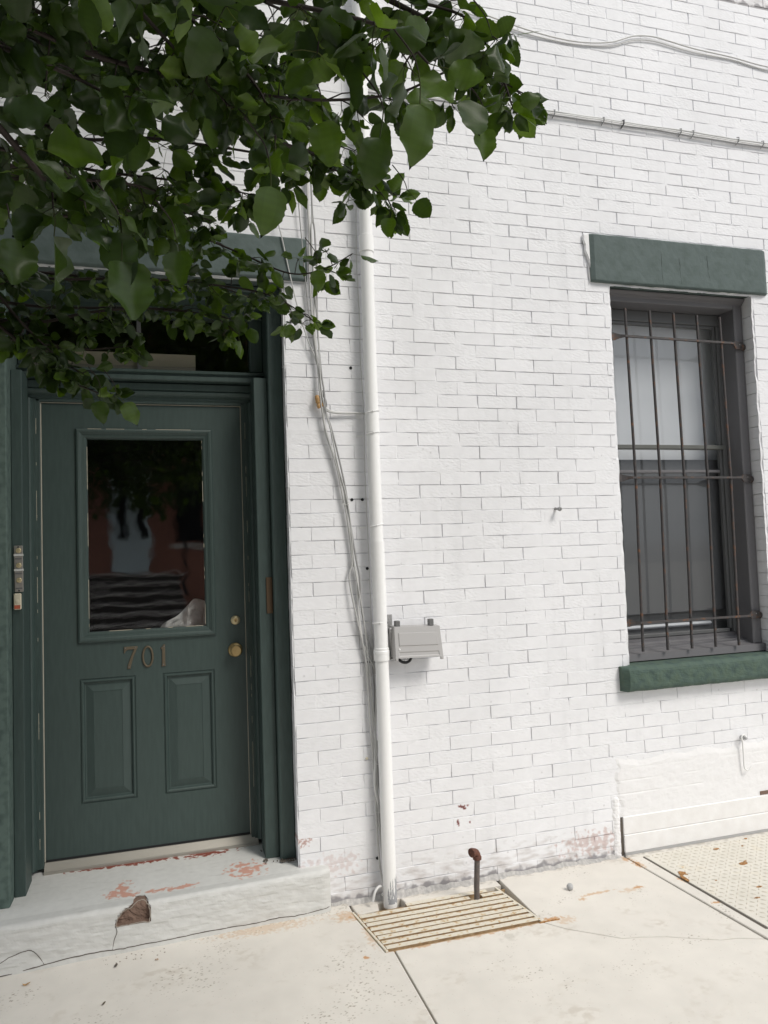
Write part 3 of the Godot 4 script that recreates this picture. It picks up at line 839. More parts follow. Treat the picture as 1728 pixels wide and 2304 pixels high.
func step_block() -> void:
	var b := MB.new()
	var prof := []   # (z, y)
	for k in 18: prof.append(Vector2(lerpf(-0.36, 0.078, k / 17.0), lerpf(0.2, 0.178, k / 17.0)))
	for k in range(1, 6): prof.append(Vector2(0.078 + 0.022 * sin(k * PI / 10), 0.156 + 0.022 * cos(k * PI / 10)))
	for k in range(1, 19): prof.append(Vector2(0.100 + 0.004 * k / 18.0, lerpf(0.156, 0.018, k / 18.0)))
	prof.append(Vector2(0.107, -0.01))
	var run := [0.0]
	for j in range(1, prof.size()): run.append(run[j - 1] + prof[j].distance_to(prof[j - 1]))
	var xs := []
	var x := -1.1
	while x < 0.655:
		xs.append(x); x += 0.0085
	var chip := poly2([[-0.232, 0.106], [-0.222, 0.135], [-0.203, 0.158], [-0.17, 0.172], [-0.148, 0.19], [-0.125, 0.192], [-0.108, 0.172], [-0.099, 0.15], [-0.101, 0.104], [-0.142, 0.106], [-0.185, 0.105]])
	var pt := func(k: int, j: int) -> Vector3:
		var q: Vector2 = prof[j]
		var xx: float = xs[k]
		var skew := lerpf(0.018, -0.045, clampf((xx + 0.65) / 1.3, 0, 1)) * clampf((q.x + 0.1) / 0.2, 0, 1)
		var end := maxf(0.0, 0.05 - (0.655 - xx)) / 0.05
		var amp := 0.0008 if q.x < 0.07 else 0.0027
		var nz := noise.get_noise_3d(xx * 7, q.y * 26, q.x * 4) * amp * 1.5 + noise.get_noise_3d(xx * 28, q.y * 60, q.x * 20) * amp * 0.35
		var z := q.x + skew + (nz if q.x > 0.07 else 0.0) - end * end * 0.022 * (1.0 if q.x > 0.03 else 0.0)
		var y := q.y + (nz if q.x <= 0.07 else 0.0) - end * end * 0.008
		if q.x > 0.05 and Geometry2D.is_point_in_polygon(Vector2(xx, q.y), chip):
			z -= 0.026 + noise.get_noise_2d(xx * 40, q.y * 40) * 0.008
			y -= 0.003
		if j >= prof.size() - 1: y = -0.02
		return Vector3(xx, y, z)
	var side := MB.new()
	var inside := []
	for k in xs.size() - 1:
		for j in prof.size() - 1:
			var a: Vector3 = pt.call(k, j)
			var q0 := b.v.size()
			var c := [pt.call(k, j), pt.call(k, j + 1), pt.call(k + 1, j + 1), pt.call(k + 1, j)]
			var mid2 := Vector2(xs[k] + 0.004, (prof[j].y + prof[j + 1].y) / 2)
			if prof[j].x > 0.05 and Geometry2D.is_point_in_polygon(mid2, chip):
				side.quad(c[0], c[1], c[2], c[3])
				continue
			b.quad(c[0], c[1], c[2], c[3])
			for t in range(q0, b.v.size()):
				var s: float = run[j]
				for e in 4:
					if b.v[t].is_equal_approx(c[e]): s = run[j + (1 if e == 1 or e == 2 else 0)]
				b.u[t] = Vector2(b.v[t].x, s)
	var last: int = xs.size() - 1
	for j in prof.size() - 1:
		b.tri_out(pt.call(last, j), pt.call(last, j + 1), Vector3(0.64, 0.0, -0.1), Vector3(0, 0.05, 0))
	var s := obj("door_step", b, M.step_paint, house)
	tag(s, "white painted stone door step, chipped and worn to pink primer")
	obj("chip", side, M.exposed_stone, s)
	var rim := MB.new()
	for e in chip.size():
		var p0 := chip[e]
		var p1 := chip[(e + 1) % chip.size()]
		var path := PackedVector3Array()
		for q in 5:
			var w := p0.lerp(p1, q / 4.0) + Vector2(noise.get_noise_2d(e * 3.1 + q, 2.0), noise.get_noise_2d(e * 3.1 + q, 8.0)) * 0.006
			path.append(Vector3(w.x, w.y, 0.0965 + 0.002 * noise.get_noise_2d(w.x * 60, w.y * 60)))
		rim.tube(path, 0.0014 + 0.0012 * absf(noise.get_noise_2d(e * 1.7, 5.0)), 0.0018, 5)
	for q in 26:
		var cx := -0.165 + rng.randf_range(-0.11, 0.12)
		var sz := rng.randf_range(0.0015, 0.0042)
		rim.lathe(Vector3(cx, -0.0005, 0.125 + rng.randf_range(-0.008, 0.05)), Vector3(0.2, 1, 0.1).normalized(), [[sz, 0.0], [sz * 0.8, sz * 0.7], [0.0, sz]], 5)
	obj("broken_edge", rim, M.broken_cement, s)
	var cr := MB.new()
	var lines := [
		[[-1.1, 0.006], [-0.646, 0.004], [-0.56, 0.010], [-0.481, 0.016], [-0.342, 0.024], [-0.26, 0.02], [-0.184, 0.019], [-0.02, 0.018], [0.149, 0.02], [0.323, 0.015], [0.42, 0.018], [0.503, 0.013], [0.64, 0.020]],
		[[-0.66, 0.044], [-0.601, 0.068], [-0.534, 0.077], [-0.49, 0.018]],
		[[-0.232, 0.108], [-0.226, 0.085], [-0.236, 0.06], [-0.244, 0.02]]]
	for li in lines.size():
		var path := PackedVector3Array()
		var lp := PackedVector3Array()
		for q in lines[li]: lp.append(Vector3(q[0], q[1], 0))
		for q in smooth(lp, 6):
			var skew := lerpf(0.018, -0.045, clampf((q.x + 0.65) / 1.3, 0, 1))
			path.append(Vector3(q.x, q.y + noise.get_noise_2d(q.x * 35, li) * 0.003, 0.1035 + skew + noise.get_noise_3d(q.x * 7, q.y * 26, 0.41) * 0.0041 - (maxf(0, q.x - 0.605) / 0.05) ** 2 * 0.022))
		cr.tube(path, 0.0021 if li == 0 else 0.0012, -1, 5)
	obj("crack", cr, M.crack, s)

# ------------------------------------------------------------------ door, its frame, transom
func sheet(b: MB, xs: Array, ys: Array, z: float, holes: Array) -> void:   # flat face with rectangular holes
	for i in xs.size() - 1:
		for j in ys.size() - 1:
			var mx: float = (xs[i] + xs[i + 1]) / 2
			var my: float = (ys[j] + ys[j + 1]) / 2
			var cut := false
			for h in holes:
				if mx > h[0] and mx < h[1] and my > h[2] and my < h[3]: cut = true
			if not cut:
				b.quad(Vector3(xs[i], ys[j], z), Vector3(xs[i + 1], ys[j], z), Vector3(xs[i + 1], ys[j + 1], z), Vector3(xs[i], ys[j + 1], z))

func jagged(x0: float, y0: float, y1: float, z: float, w: float, thresh: float, sd: float, b: MB) -> void:   # broken flecks of paint along an upright edge
	var y := y0
	while y < y1:
		var l := 0.012 + 0.02 * absf(noise.get_noise_2d(y * 31, sd))
		if noise.get_noise_2d(y * 4.5, sd) + noise.get_noise_2d(y * 40, sd + 3) * 0.5 > thresh:
			var ww := w * (0.5 + absf(noise.get_noise_2d(y * 60, sd + 7)))
			b.box(Vector3(x0 - ww, y, z - 0.001), Vector3(x0 + ww, y + l, z + 0.0012))
		y += l

func wavy_pane(x0: float, x1: float, y0: float, y1: float, z: float, sd: float) -> MB:
	var b := MB.new()
	var nx := 26
	var ny := 44
	var nrm := func(x: float, y: float) -> Vector3:
		return Vector3(noise.get_noise_3d(x * 3.2, y * 9.0, sd * 7) * 0.007 + sin(y * 21.0 + sd) * 0.0012, noise.get_noise_3d(x * 5.0, y * 14.0, sd * 7 + 3) * 0.006, 1.0).normalized()
	for i in nx:
		for j in ny:
			var xa := lerpf(x0, x1, float(i) / nx)
			var xb := lerpf(x0, x1, float(i + 1) / nx)
			var ya := lerpf(y0, y1, float(j) / ny)
			var yb := lerpf(y0, y1, float(j + 1) / ny)
			b.quad_n(Vector3(xa, ya, z), Vector3(xb, ya, z), Vector3(xb, yb, z), Vector3(xa, yb, z), nrm.call(xa, ya), nrm.call(xb, ya), nrm.call(xb, yb), nrm.call(xa, yb))
	return b

func door_parts() -> void:
	var zd := -0.33
	var d := node("door", house)
	tag(d, "dark green panelled front door with glass and brass numbers 701")
	var leaf := MB.new()
	var holes := [[-0.402, 0.206, 1.187, 2.167], [-0.400, -0.159, 0.470, 1.024], [-0.038, 0.197, 0.470, 1.024]]
	sheet(leaf, [-0.546, -0.402, -0.400, -0.159, -0.038, 0.197, 0.206, 0.345], [0.245, 0.470, 1.024, 1.187, 2.167, 2.283], zd, holes)
	for q in [[-0.546, -0.543, 0.245, 2.283], [0.342, 0.345, 0.245, 2.283]]:
		leaf.box(Vector3(q[0], q[2], zd - 0.045), Vector3(q[1], q[3], zd - 0.001))
	leaf.box(Vector3(-0.542, 0.245, zd - 0.05), Vector3(0.341, 1.186, zd - 0.02))
	leaf.box(Vector3(-0.542, 2.168, zd - 0.05), Vector3(0.341, 2.283, zd - 0.02))
	leaf.box(Vector3(-0.542, 1.187, zd - 0.05), Vector3(-0.403, 2.167, zd - 0.02))
	leaf.box(Vector3(0.207, 1.187, zd - 0.05), Vector3(0.341, 2.167, zd - 0.02))
	obj("leaf", leaf, M.door_green, d)
	var lite := MB.new().mold(-0.404, 0.208, 1.185, 2.169, zd, [[0.0, -0.002], [0.0, 0.006], [0.003, 0.011], [0.010, 0.014], [0.018, 0.0125], [0.024, 0.008], [0.027, 0.0075], [0.029, 0.0045], [0.040, 0.003], [0.046, -0.003], [0.0475, -0.012], [0.0475, -0.03]])
	obj("window_moulding", lite, M.door_green, d)
	var worn := MB.new()
	jagged(-0.3555, 1.24, 2.11, zd - 0.003, 0.0012, 0.05, 3.0, worn)
	jagged(0.1605, 1.24, 2.11, zd - 0.003, 0.0010, -0.05, 9.0, worn)
	var e := 0.0
	while e < 0.5:
		if noise.get_noise_2d(e * 14, 77) > 0.05: worn.box(Vector3(-0.35 + e, 1.2325, zd - 0.004), Vector3(-0.35 + e + 0.02, 1.2345, zd - 0.002))
		if noise.get_noise_2d(e * 9, 27) > -0.1: worn.box(Vector3(-0.35 + e, 2.1655, zd + 0.0095), Vector3(-0.35 + e + 0.02, 2.1670, zd + 0.0125))
		e += 0.02
	obj("worn_paint", worn, M.chipped_primer, d)
	var gl := wavy_pane(-0.357, 0.161, 1.232, 2.122, zd - 0.012, 1.0)
	obj("pane", gl, M.glass, d)
	var g2 := wavy_pane(-0.357, 0.161, 1.232, 2.122, zd - 0.026, 2.0)
	obj("pane", g2, M.glass, d)
	obj("pane", wavy_pane(-0.357, 0.161, 1.232, 2.122, zd - 0.015, 3.0), M.glass, d)
	obj("pane", wavy_pane(-0.357, 0.161, 1.232, 2.122, zd - 0.029, 4.0), M.glass, d)
	for q in [holes[1], holes[2]]:
		var pn := MB.new().mold(q[0], q[1], q[2], q[3], zd, [[0.0, 0.0], [0.002, -0.0035], [0.004, -0.0035], [0.007, 0.002], [0.013, 0.003], [0.018, -0.001], [0.022, -0.010], [0.026, -0.011], [0.030, -0.010], [0.0595, -0.001], [0.0605, -0.003]])
		sheet(pn, [q[0] + 0.0605, q[1] - 0.0605], [q[2] + 0.0605, q[3] - 0.0605], zd - 0.003, [])
		obj("panel", pn, M.door_green, d)
	# numbers
	var s7 := MB.new().prism(poly2([[-0.207, 1.157], [-0.150, 1.157], [-0.147, 1.152], [-0.166, 1.110], [-0.178, 1.066], [-0.180, 1.056], [-0.194, 1.056], [-0.192, 1.072], [-0.178, 1.112], [-0.164, 1.143], [-0.190, 1.143], [-0.198, 1.139], [-0.204, 1.128], [-0.209, 1.128]]), zd, zd + 0.006, 0, 0.0018)
	obj("number_seven", s7, M.brass_worn, d)
	var s0 := MB.new()
	var ring := PackedVector3Array()
	for k in 25:
		ring.append(Vector3(-0.1035 + 0.0215 * cos(TAU * k / 24), 1.106 + 0.0455 * sin(TAU * k / 24), zd + 0.003))
	s0.tube(ring, 0.0052, -1, 8, false)
	obj("number_zero", s0, M.brass_worn, d)
	var s1 := MB.new().prism(poly2([[-0.046, 1.142], [-0.040, 1.146], [-0.033, 1.157], [-0.026, 1.157], [-0.026, 1.070], [-0.025, 1.056], [-0.044, 1.056], [-0.041, 1.066], [-0.040, 1.134], [-0.046, 1.136]]), zd, zd + 0.006, 0, 0.0018)
	obj("number_one", s1, M.brass_worn, d)
	for q in [[-0.187, 1.064], [-0.156, 1.151], [-0.201, 1.151], [-0.1035, 1.151], [-0.1035, 1.061], [-0.034, 1.064], [-0.031, 1.148]]:
		obj("screw", MB.new().lathe(Vector3(q[0], q[1], zd + 0.0055), Vector3(0, 0, 1), [[0.003, 0.0], [0.0024, 0.0012], [0.0, 0.0016]], 8), M.box_dark, d)
	# lock and knob
	var lock := MB.new().lathe(Vector3(0.300, 1.250, zd), Vector3(0, 0, 1), [[0.0225, 0.0], [0.0225, 0.003], [0.0195, 0.008], [0.013, 0.011], [0.0128, 0.0135], [0.0, 0.0138]], 24)
	var lk := obj("lock", lock, M.brass_pale, d)
	obj("lock_plug", MB.new().lathe(Vector3(0.300, 1.250, zd + 0.0138), Vector3(0, 0, 1), [[0.009, 0.0], [0.0085, 0.0012], [0.006, 0.0008], [0.0, 0.0009]], 18), M.brass, d)
	obj("keyhole", MB.new().box(Vector3(0.2985, 1.243, zd + 0.0148), Vector3(0.3015, 1.2525, zd + 0.0156)), M.dark, d)
	var knob := MB.new().lathe(Vector3(0.296, 1.109, zd), Vector3(0, 0, 1), [[0.034, 0.0], [0.034, 0.003], [0.031, 0.007], [0.024, 0.009], [0.014, 0.011], [0.0125, 0.022], [0.014, 0.030], [0.020, 0.036], [0.0255, 0.043], [0.0275, 0.050], [0.0262, 0.056], [0.0225, 0.0595], [0.0215, 0.0585], [0.0, 0.0592]], 32)
	obj("knob", knob, M.brass, d)
	# frame
	var f := node("door_frame", house)
	var ws := MB.new()
	ws.box(Vector3(-0.5515, 0.24, zd - 0.012), Vector3(-0.5475, 2.285, zd + 0.004), 0.001)
	ws.box(Vector3(0.3460, 0.24, zd - 0.012), Vector3(0.3490, 2.285, zd + 0.002), 0.001)
	ws.box(Vector3(-0.5515, 2.2855, zd - 0.012), Vector3(0.3490, 2.2885, zd + 0.002), 0.001)
	obj("weather_strip", ws, M.weather_strip, f)
	for s in [-1.0, 1.0]:
		var xd := -0.5515 if s < 0 else 0.3495
		# brick mould with a rounded bead, then the flat board behind it, then the outer post
		var pf := [[0.0, -0.40], [0.0, -0.318], [0.003, -0.3165], [0.016, -0.3165], [0.0175, -0.3125], [0.028, -0.3125], [0.031, -0.302], [0.036, -0.293], [0.043, -0.2885], [0.050, -0.290], [0.0545, -0.296], [0.056, -0.290], [0.061, -0.290], [0.062, -0.40]]
		var pq := []
		for q in pf: pq.append([xd + s * q[0], q[1]])
		obj("casing", MB.new().prism(poly2(pq), 0.215 if s < 0 else 0.22, 2.300, 1), M.frame_green, f)
		var bx0: float = xd + s * 0.0625
		var bx1: float = -0.672 if s < 0 else 0.472
		obj("jamb_board", MB.new().box(Vector3(minf(bx0, bx1), 0.19, -0.42), Vector3(maxf(bx0, bx1), 2.384, -0.262), 0.002), M.frame_green, f)
		var px0 := -0.724 if s < 0 else 0.456
		var px1 := -0.636 if s < 0 else 0.5235
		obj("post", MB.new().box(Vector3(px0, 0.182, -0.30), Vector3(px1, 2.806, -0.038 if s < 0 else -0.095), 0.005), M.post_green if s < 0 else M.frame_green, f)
		if s < 0: obj("jamb_board", MB.new().box(Vector3(-0.6355, 0.186, -0.2615), Vector3(-0.592, 2.385, -0.12), 0.003), M.frame_green, f)
		else: obj("jamb_board", MB.new().box(Vector3(0.392, 0.188, -0.2615), Vector3(0.4555, 2.385, -0.132), 0.003), M.frame_green, f)
		var chips := MB.new()
		jagged(xd + s * 0.0165, 0.3, 2.2, -0.3155, 0.0013 if s < 0 else 0.0006, 0.08, 5.0 + s, chips)
		obj("worn_paint", chips, M.chipped_primer, f)
	# head: casing, dark groove, transom bar, transom light, top rail
	var hp := [[-0.40, 2.2895], [-0.318, 2.2895], [-0.3165, 2.2925], [-0.3165, 2.304], [-0.3125, 2.3055], [-0.312, 2.316], [-0.302, 2.320], [-0.293, 2.326], [-0.2885, 2.334], [-0.2885, 2.342], [-0.296, 2.346], [-0.285, 2.350], [-0.285, 2.379], [-0.40, 2.381]]
	obj("head_casing", MB.new().prism(poly2(hp), -0.613, 0.411, 2), M.frame_green, f)
	var tb := [[-0.42, 2.386], [-0.250, 2.386], [-0.246, 2.390], [-0.246, 2.408], [-0.255, 2.412], [-0.255, 2.418], [-0.240, 2.422], [-0.238, 2.432], [-0.25, 2.437], [-0.42, 2.441]]
	obj("transom_bar", MB.new().prism(poly2(tb), -0.6358, 0.4558, 2), M.frame_green, f)
	obj("transom_stile", MB.new().box(Vector3(-0.6355, 2.442, -0.34), Vector3(-0.605, 2.715, -0.268), 0.004), M.frame_green, f)
	obj("transom_stile", MB.new().box(Vector3(0.392, 2.442, -0.34), Vector3(0.4555, 2.715, -0.268), 0.004), M.frame_green, f)
	obj("transom_rail", MB.new().box(Vector3(-0.6355, 2.70, -0.345), Vector3(0.4555, 2.76, -0.255), 0.004), M.frame_green, f)
	obj("head_board", MB.new().box(Vector3(-0.6355, 2.7405, -0.30), Vector3(0.4555, 2.8055, -0.13), 0.005), M.frame_green, f)
	obj("head_board", MB.new().box(Vector3(-0.6357, 2.775, -0.128), Vector3(0.4558, 2.8052, -0.085), 0.006), M.frame_green, f)
	var tg := MB.new()
	tg.quad(Vector3(-0.605, 2.441, -0.305), Vector3(0.392, 2.441, -0.305), Vector3(0.392, 2.70, -0.305), Vector3(-0.605, 2.70, -0.305))
	obj("transom_pane", tg, M.glass_flat, f)
	obj("board", MB.new().box(Vector3(-0.60, 2.475, -0.345), Vector3(0.140, 2.535, -0.338)), M.cream_board, f)
	obj("board", MB.new().box(Vector3(-0.60, 2.36, -0.3445), Vector3(0.139, 2.4745, -0.3385)), M.cream_board_low, f)
	obj("transom_mullion", MB.new().box(Vector3(-0.128, 2.441, -0.322), Vector3(-0.108, 2.70, -0.312), 0.002), M.window_grey, f)
	var th := [[-0.42, 0.170], [-0.292, 0.186], [-0.290, 0.192], [-0.290, 0.205], [-0.296, 0.209], [-0.300, 0.2075], [-0.325, 0.236], [-0.331, 0.238], [-0.42, 0.238]]
	obj("threshold", MB.new().prism(poly2(th), -0.5505, 0.3805, 2), M.aluminium, f)
	obj("sweep", MB.new().box(Vector3(-0.545, 0.2385, zd - 0.02), Vector3(0.344, 0.2465, zd + 0.004), 0.001), M.dark, f)
	var dirt := MB.new()
	for k in 60:
		var xx := rng.randf_range(0.38, 0.52)
		dirt.lathe(Vector3(xx, 0.195, rng.randf_range(-0.26, -0.08) if xx < 0.45 else rng.randf_range(-0.09, -0.06)), Vector3.UP, [[rng.randf_range(0.002, 0.006), -0.004], [0.002, 0.002], [0, 0.0025]], 5)
	tag(obj("dirt", dirt, M.crack, f), "", "", "", "stuff")

func cloth_thing() -> void:
	var c := thing("cloth", "pale crumpled cloth behind the door glass at its lower right", "cloth", Vector3(0.08, 1.15, -0.43))
	var b := MB.new()
	var nx := 40
	var ny := 14
	var at := func(i: int, j: int) -> Vector3:
		var x := lerpf(-0.16, 0.12, float(i) / nx)
		var t := float(j) / ny
		var top := 0.215 * clampf((x + 0.17) / 0.2, 0.0, 1.0) ** 0.6 + 0.012 * sin(x * 40.0)
		var fold := x * 60.0 + t * 4.5 + noise.get_noise_2d(x * 8, t * 2) * 3.0
		return Vector3(x - 0.05 * t * (1.0 - t), top * (1.0 - t) - 0.02, 0.03 * t + 0.014 * sin(fold))
	for i in nx:
		for j in ny:
			b.quad(at.call(i, j), at.call(i, j + 1), at.call(i + 1, j + 1), at.call(i + 1, j))
	obj("fabric", b, M.tape, c)

# ------------------------------------------------------------------ window
func window_parts() -> void:
	var w := node("window", house)
	tag(w, "tall grey sash window with a pulled shade and insect screen")
	# fixed outer frame
	obj("frame_stile", MB.new().box(Vector3(2.2325, 0.975, -0.215), Vector3(2.292, 2.906, -0.084), 0.004), M.window_grey, w)
	obj("frame_stile", MB.new().box(Vector3(3.090, 0.975, -0.215), Vector3(3.1495, 2.906, -0.084), 0.004), M.window_grey, w)
	obj("frame_head", MB.new().box(Vector3(2.2925, 2.852, -0.215), Vector3(3.0895, 2.906, -0.084), 0.004), M.window_grey, w)
	var hm := [[-0.088, 2.906], [-0.05, 2.906], [-0.052, 2.899], [-0.062, 2.890], [-0.074, 2.884], [-0.083, 2.880], [-0.0835, 2.875]]
	obj("head_moulding", MB.new().prism(poly2([[-0.0835, 2.9065], [-0.058, 2.9065], [-0.060, 2.901], [-0.069, 2.890], [-0.080, 2.883], [-0.0835, 2.876]]), 2.2325, 3.1495, 2), M.window_grey, w)
	obj("sill_board", MB.new().prism(poly2([[-0.30, 1.035], [-0.205, 1.030], [-0.205, 1.012], [-0.19, 1.011], [-0.188, 1.004], [-0.16, 1.001], [-0.158, 0.994], [-0.13, 0.991], [-0.128, 0.984], [-0.09, 0.976], [-0.062, 0.974], [-0.060, 0.938], [-0.30, 0.936]]), 2.2325, 3.1495, 2), M.window_grey, w)
	# storm sashes: upper with clear glass over a shade, lower behind a screen
	obj("sash_rail", MB.new().box(Vector3(2.2925, 2.788, -0.232), Vector3(3.0895, 2.851, -0.196), 0.003), M.sash_grey, w)
	obj("sash_rail", MB.new().box(Vector3(2.336, 2.772, -0.228), Vector3(3.046, 2.7875, -0.204), 0.002), M.sash_grey, w)
	obj("sash_stile", MB.new().box(Vector3(2.2925, 1.032, -0.232), Vector3(2.320, 2.788, -0.194), 0.003), M.sash_grey, w)
	obj("sash_stile", MB.new().box(Vector3(3.062, 1.032, -0.232), Vector3(3.0895, 2.788, -0.194), 0.003), M.sash_grey, w)
	obj("sash_stile", MB.new().box(Vector3(2.3205, 1.052, -0.230), Vector3(2.337, 2.788, -0.206), 0.002), M.sash_grey, w)
	obj("sash_stile", MB.new().box(Vector3(3.045, 1.052, -0.230), Vector3(3.0615, 2.788, -0.206), 0.002), M.sash_grey, w)
	obj("meeting_rail", MB.new().box(Vector3(2.3205, 2.070, -0.229), Vector3(3.0835, 2.094, -0.1935), 0.003), M.sash_light, w)
	obj("sash_rail", MB.new().box(Vector3(2.3375, 1.938, -0.230), Vector3(3.0445, 1.954, -0.208), 0.002), M.window_grey, w)
	obj("sash_rail", MB.new().box(Vector3(2.3375, 1.033, -0.230), Vector3(3.0445, 1.052, -0.205), 0.002), M.sash_grey, w)
	var up := MB.new()
	up.quad(Vector3(2.337, 2.094, -0.222), Vector3(3.045, 2.094, -0.222), Vector3(3.045, 2.772, -0.222), Vector3(2.337, 2.772, -0.222))
	obj("pane", up, M.glass_flat, w)
	var lo := MB.new()
	lo.quad(Vector3(2.337, 1.052, -0.2245), Vector3(3.045, 1.052, -0.2245), Vector3(3.045, 2.070, -0.2245), Vector3(2.337, 2.070, -0.2245))
	obj("pane", lo, M.glass_flat, w)
	obj("shade", MB.new().box(Vector3(2.26, 2.02, -0.30), Vector3(3.16, 2.85, -0.296)), M.shade_cloth, w)
	obj("screen", MB.new().box(Vector3(2.29, 1.155, -0.262), Vector3(3.095, 2.018, -0.259)), M.screen_mesh, w)
	obj("shade_hem", MB.new().box(Vector3(2.33, 1.070, -0.296), Vector3(2.99, 1.092, -0.276), 0.009), M.shade_cloth, w)
	obj("shade", MB.new().box(Vector3(2.26, 1.00, -0.305), Vector3(3.16, 2.0, -0.301)), M.blind_low, w)
	# iron grille bolted to the frame
	var g := thing("window_grille", "rusty iron window grille of five upright bars", "window bars", Vector3(2.69, 0.98, -0.04))
	var off := -g.position
	for k in 5:
		var x := 2.3535 + 0.1508 * k
		var y0 := 0.988 - 0.0022 * k
		var y1 := 2.801 - 0.0038 * k
		obj("bar", MB.new().tube(PackedVector3Array([off + Vector3(x, y0, -0.044), off + Vector3(x + 0.012, y0 + 0.9, -0.044), off + Vector3(x + 0.001, y1, -0.044)]), 0.0073, -1, 10), M.bar_iron, g)
	for k in 3:
		var y: float = [2.650, 1.895, 1.138][k]
		var y2: float = [2.640, 1.891, 1.134][k]
		var fb := MB.new()
		# flat strap that twists into a lug at each end
		var st := [[2.262, 0.022, -0.062, 0.003], [2.29, 0.020, -0.060, 0.003], [2.318, 0.010, -0.050, 0.005], [2.34, 0.0055, -0.037, 0.0065], [3.03, 0.0055, -0.037, 0.0065], [3.052, 0.011, -0.052, 0.005], [3.075, 0.022, -0.066, 0.003], [3.128, 0.022, -0.075, 0.003]]
		for i in st.size() - 1:
			var a: Array = st[i]
			var c: Array = st[i + 1]
			var ya := lerpf(y, y2, (a[0] - 2.26) / 0.87) + (0.0 if i != 0 else 0.002)
			var yc := lerpf(y, y2, (c[0] - 2.26) / 0.87)
			var pa := [Vector3(a[0], ya - a[1], a[2] - a[3]), Vector3(a[0], ya - a[1], a[2] + a[3]), Vector3(a[0], ya + a[1], a[2] + a[3]), Vector3(a[0], ya + a[1], a[2] - a[3])]
			var pc := [Vector3(c[0], yc - c[1], c[2] - c[3]), Vector3(c[0], yc - c[1], c[2] + c[3]), Vector3(c[0], yc + c[1], c[2] + c[3]), Vector3(c[0], yc + c[1], c[2] - c[3])]
			for e in 4:
				fb.quad_out(off + pa[e], off + pa[(e + 1) % 4], off + pc[(e + 1) % 4], off + pc[e], off + Vector3((a[0] + c[0]) / 2, (ya + yc) / 2, (a[2] + c[2]) / 2))
			if i == 0: fb.quad_out(off + pa[0], off + pa[1], off + pa[2], off + pa[3], off + Vector3(2.5, y, 0))
			if i == st.size() - 2: fb.quad_out(off + pc[0], off + pc[1], off + pc[2], off + pc[3], off + Vector3(2.5, y, 0))
		var s := obj("strap", fb, M.bar_iron, g)
		obj("bolt", MB.new().lathe(off + Vector3(3.104, y2 + 0.006, -0.071), Vector3(0, 0, 1), [[0.006, 0.0], [0.0052, 0.0025], [0.0, 0.0035]], 10), M.galvanised, s)
		obj("mortar_lump", MB.new().lathe(off + Vector3(3.138, y2 - 0.006, -0.085), Vector3(0.3, -0.2, 1).normalized(), [[0.022, 0.0], [0.018, 0.010], [0.008, 0.016], [0.0, 0.017]], 7), M.bar_iron, s)

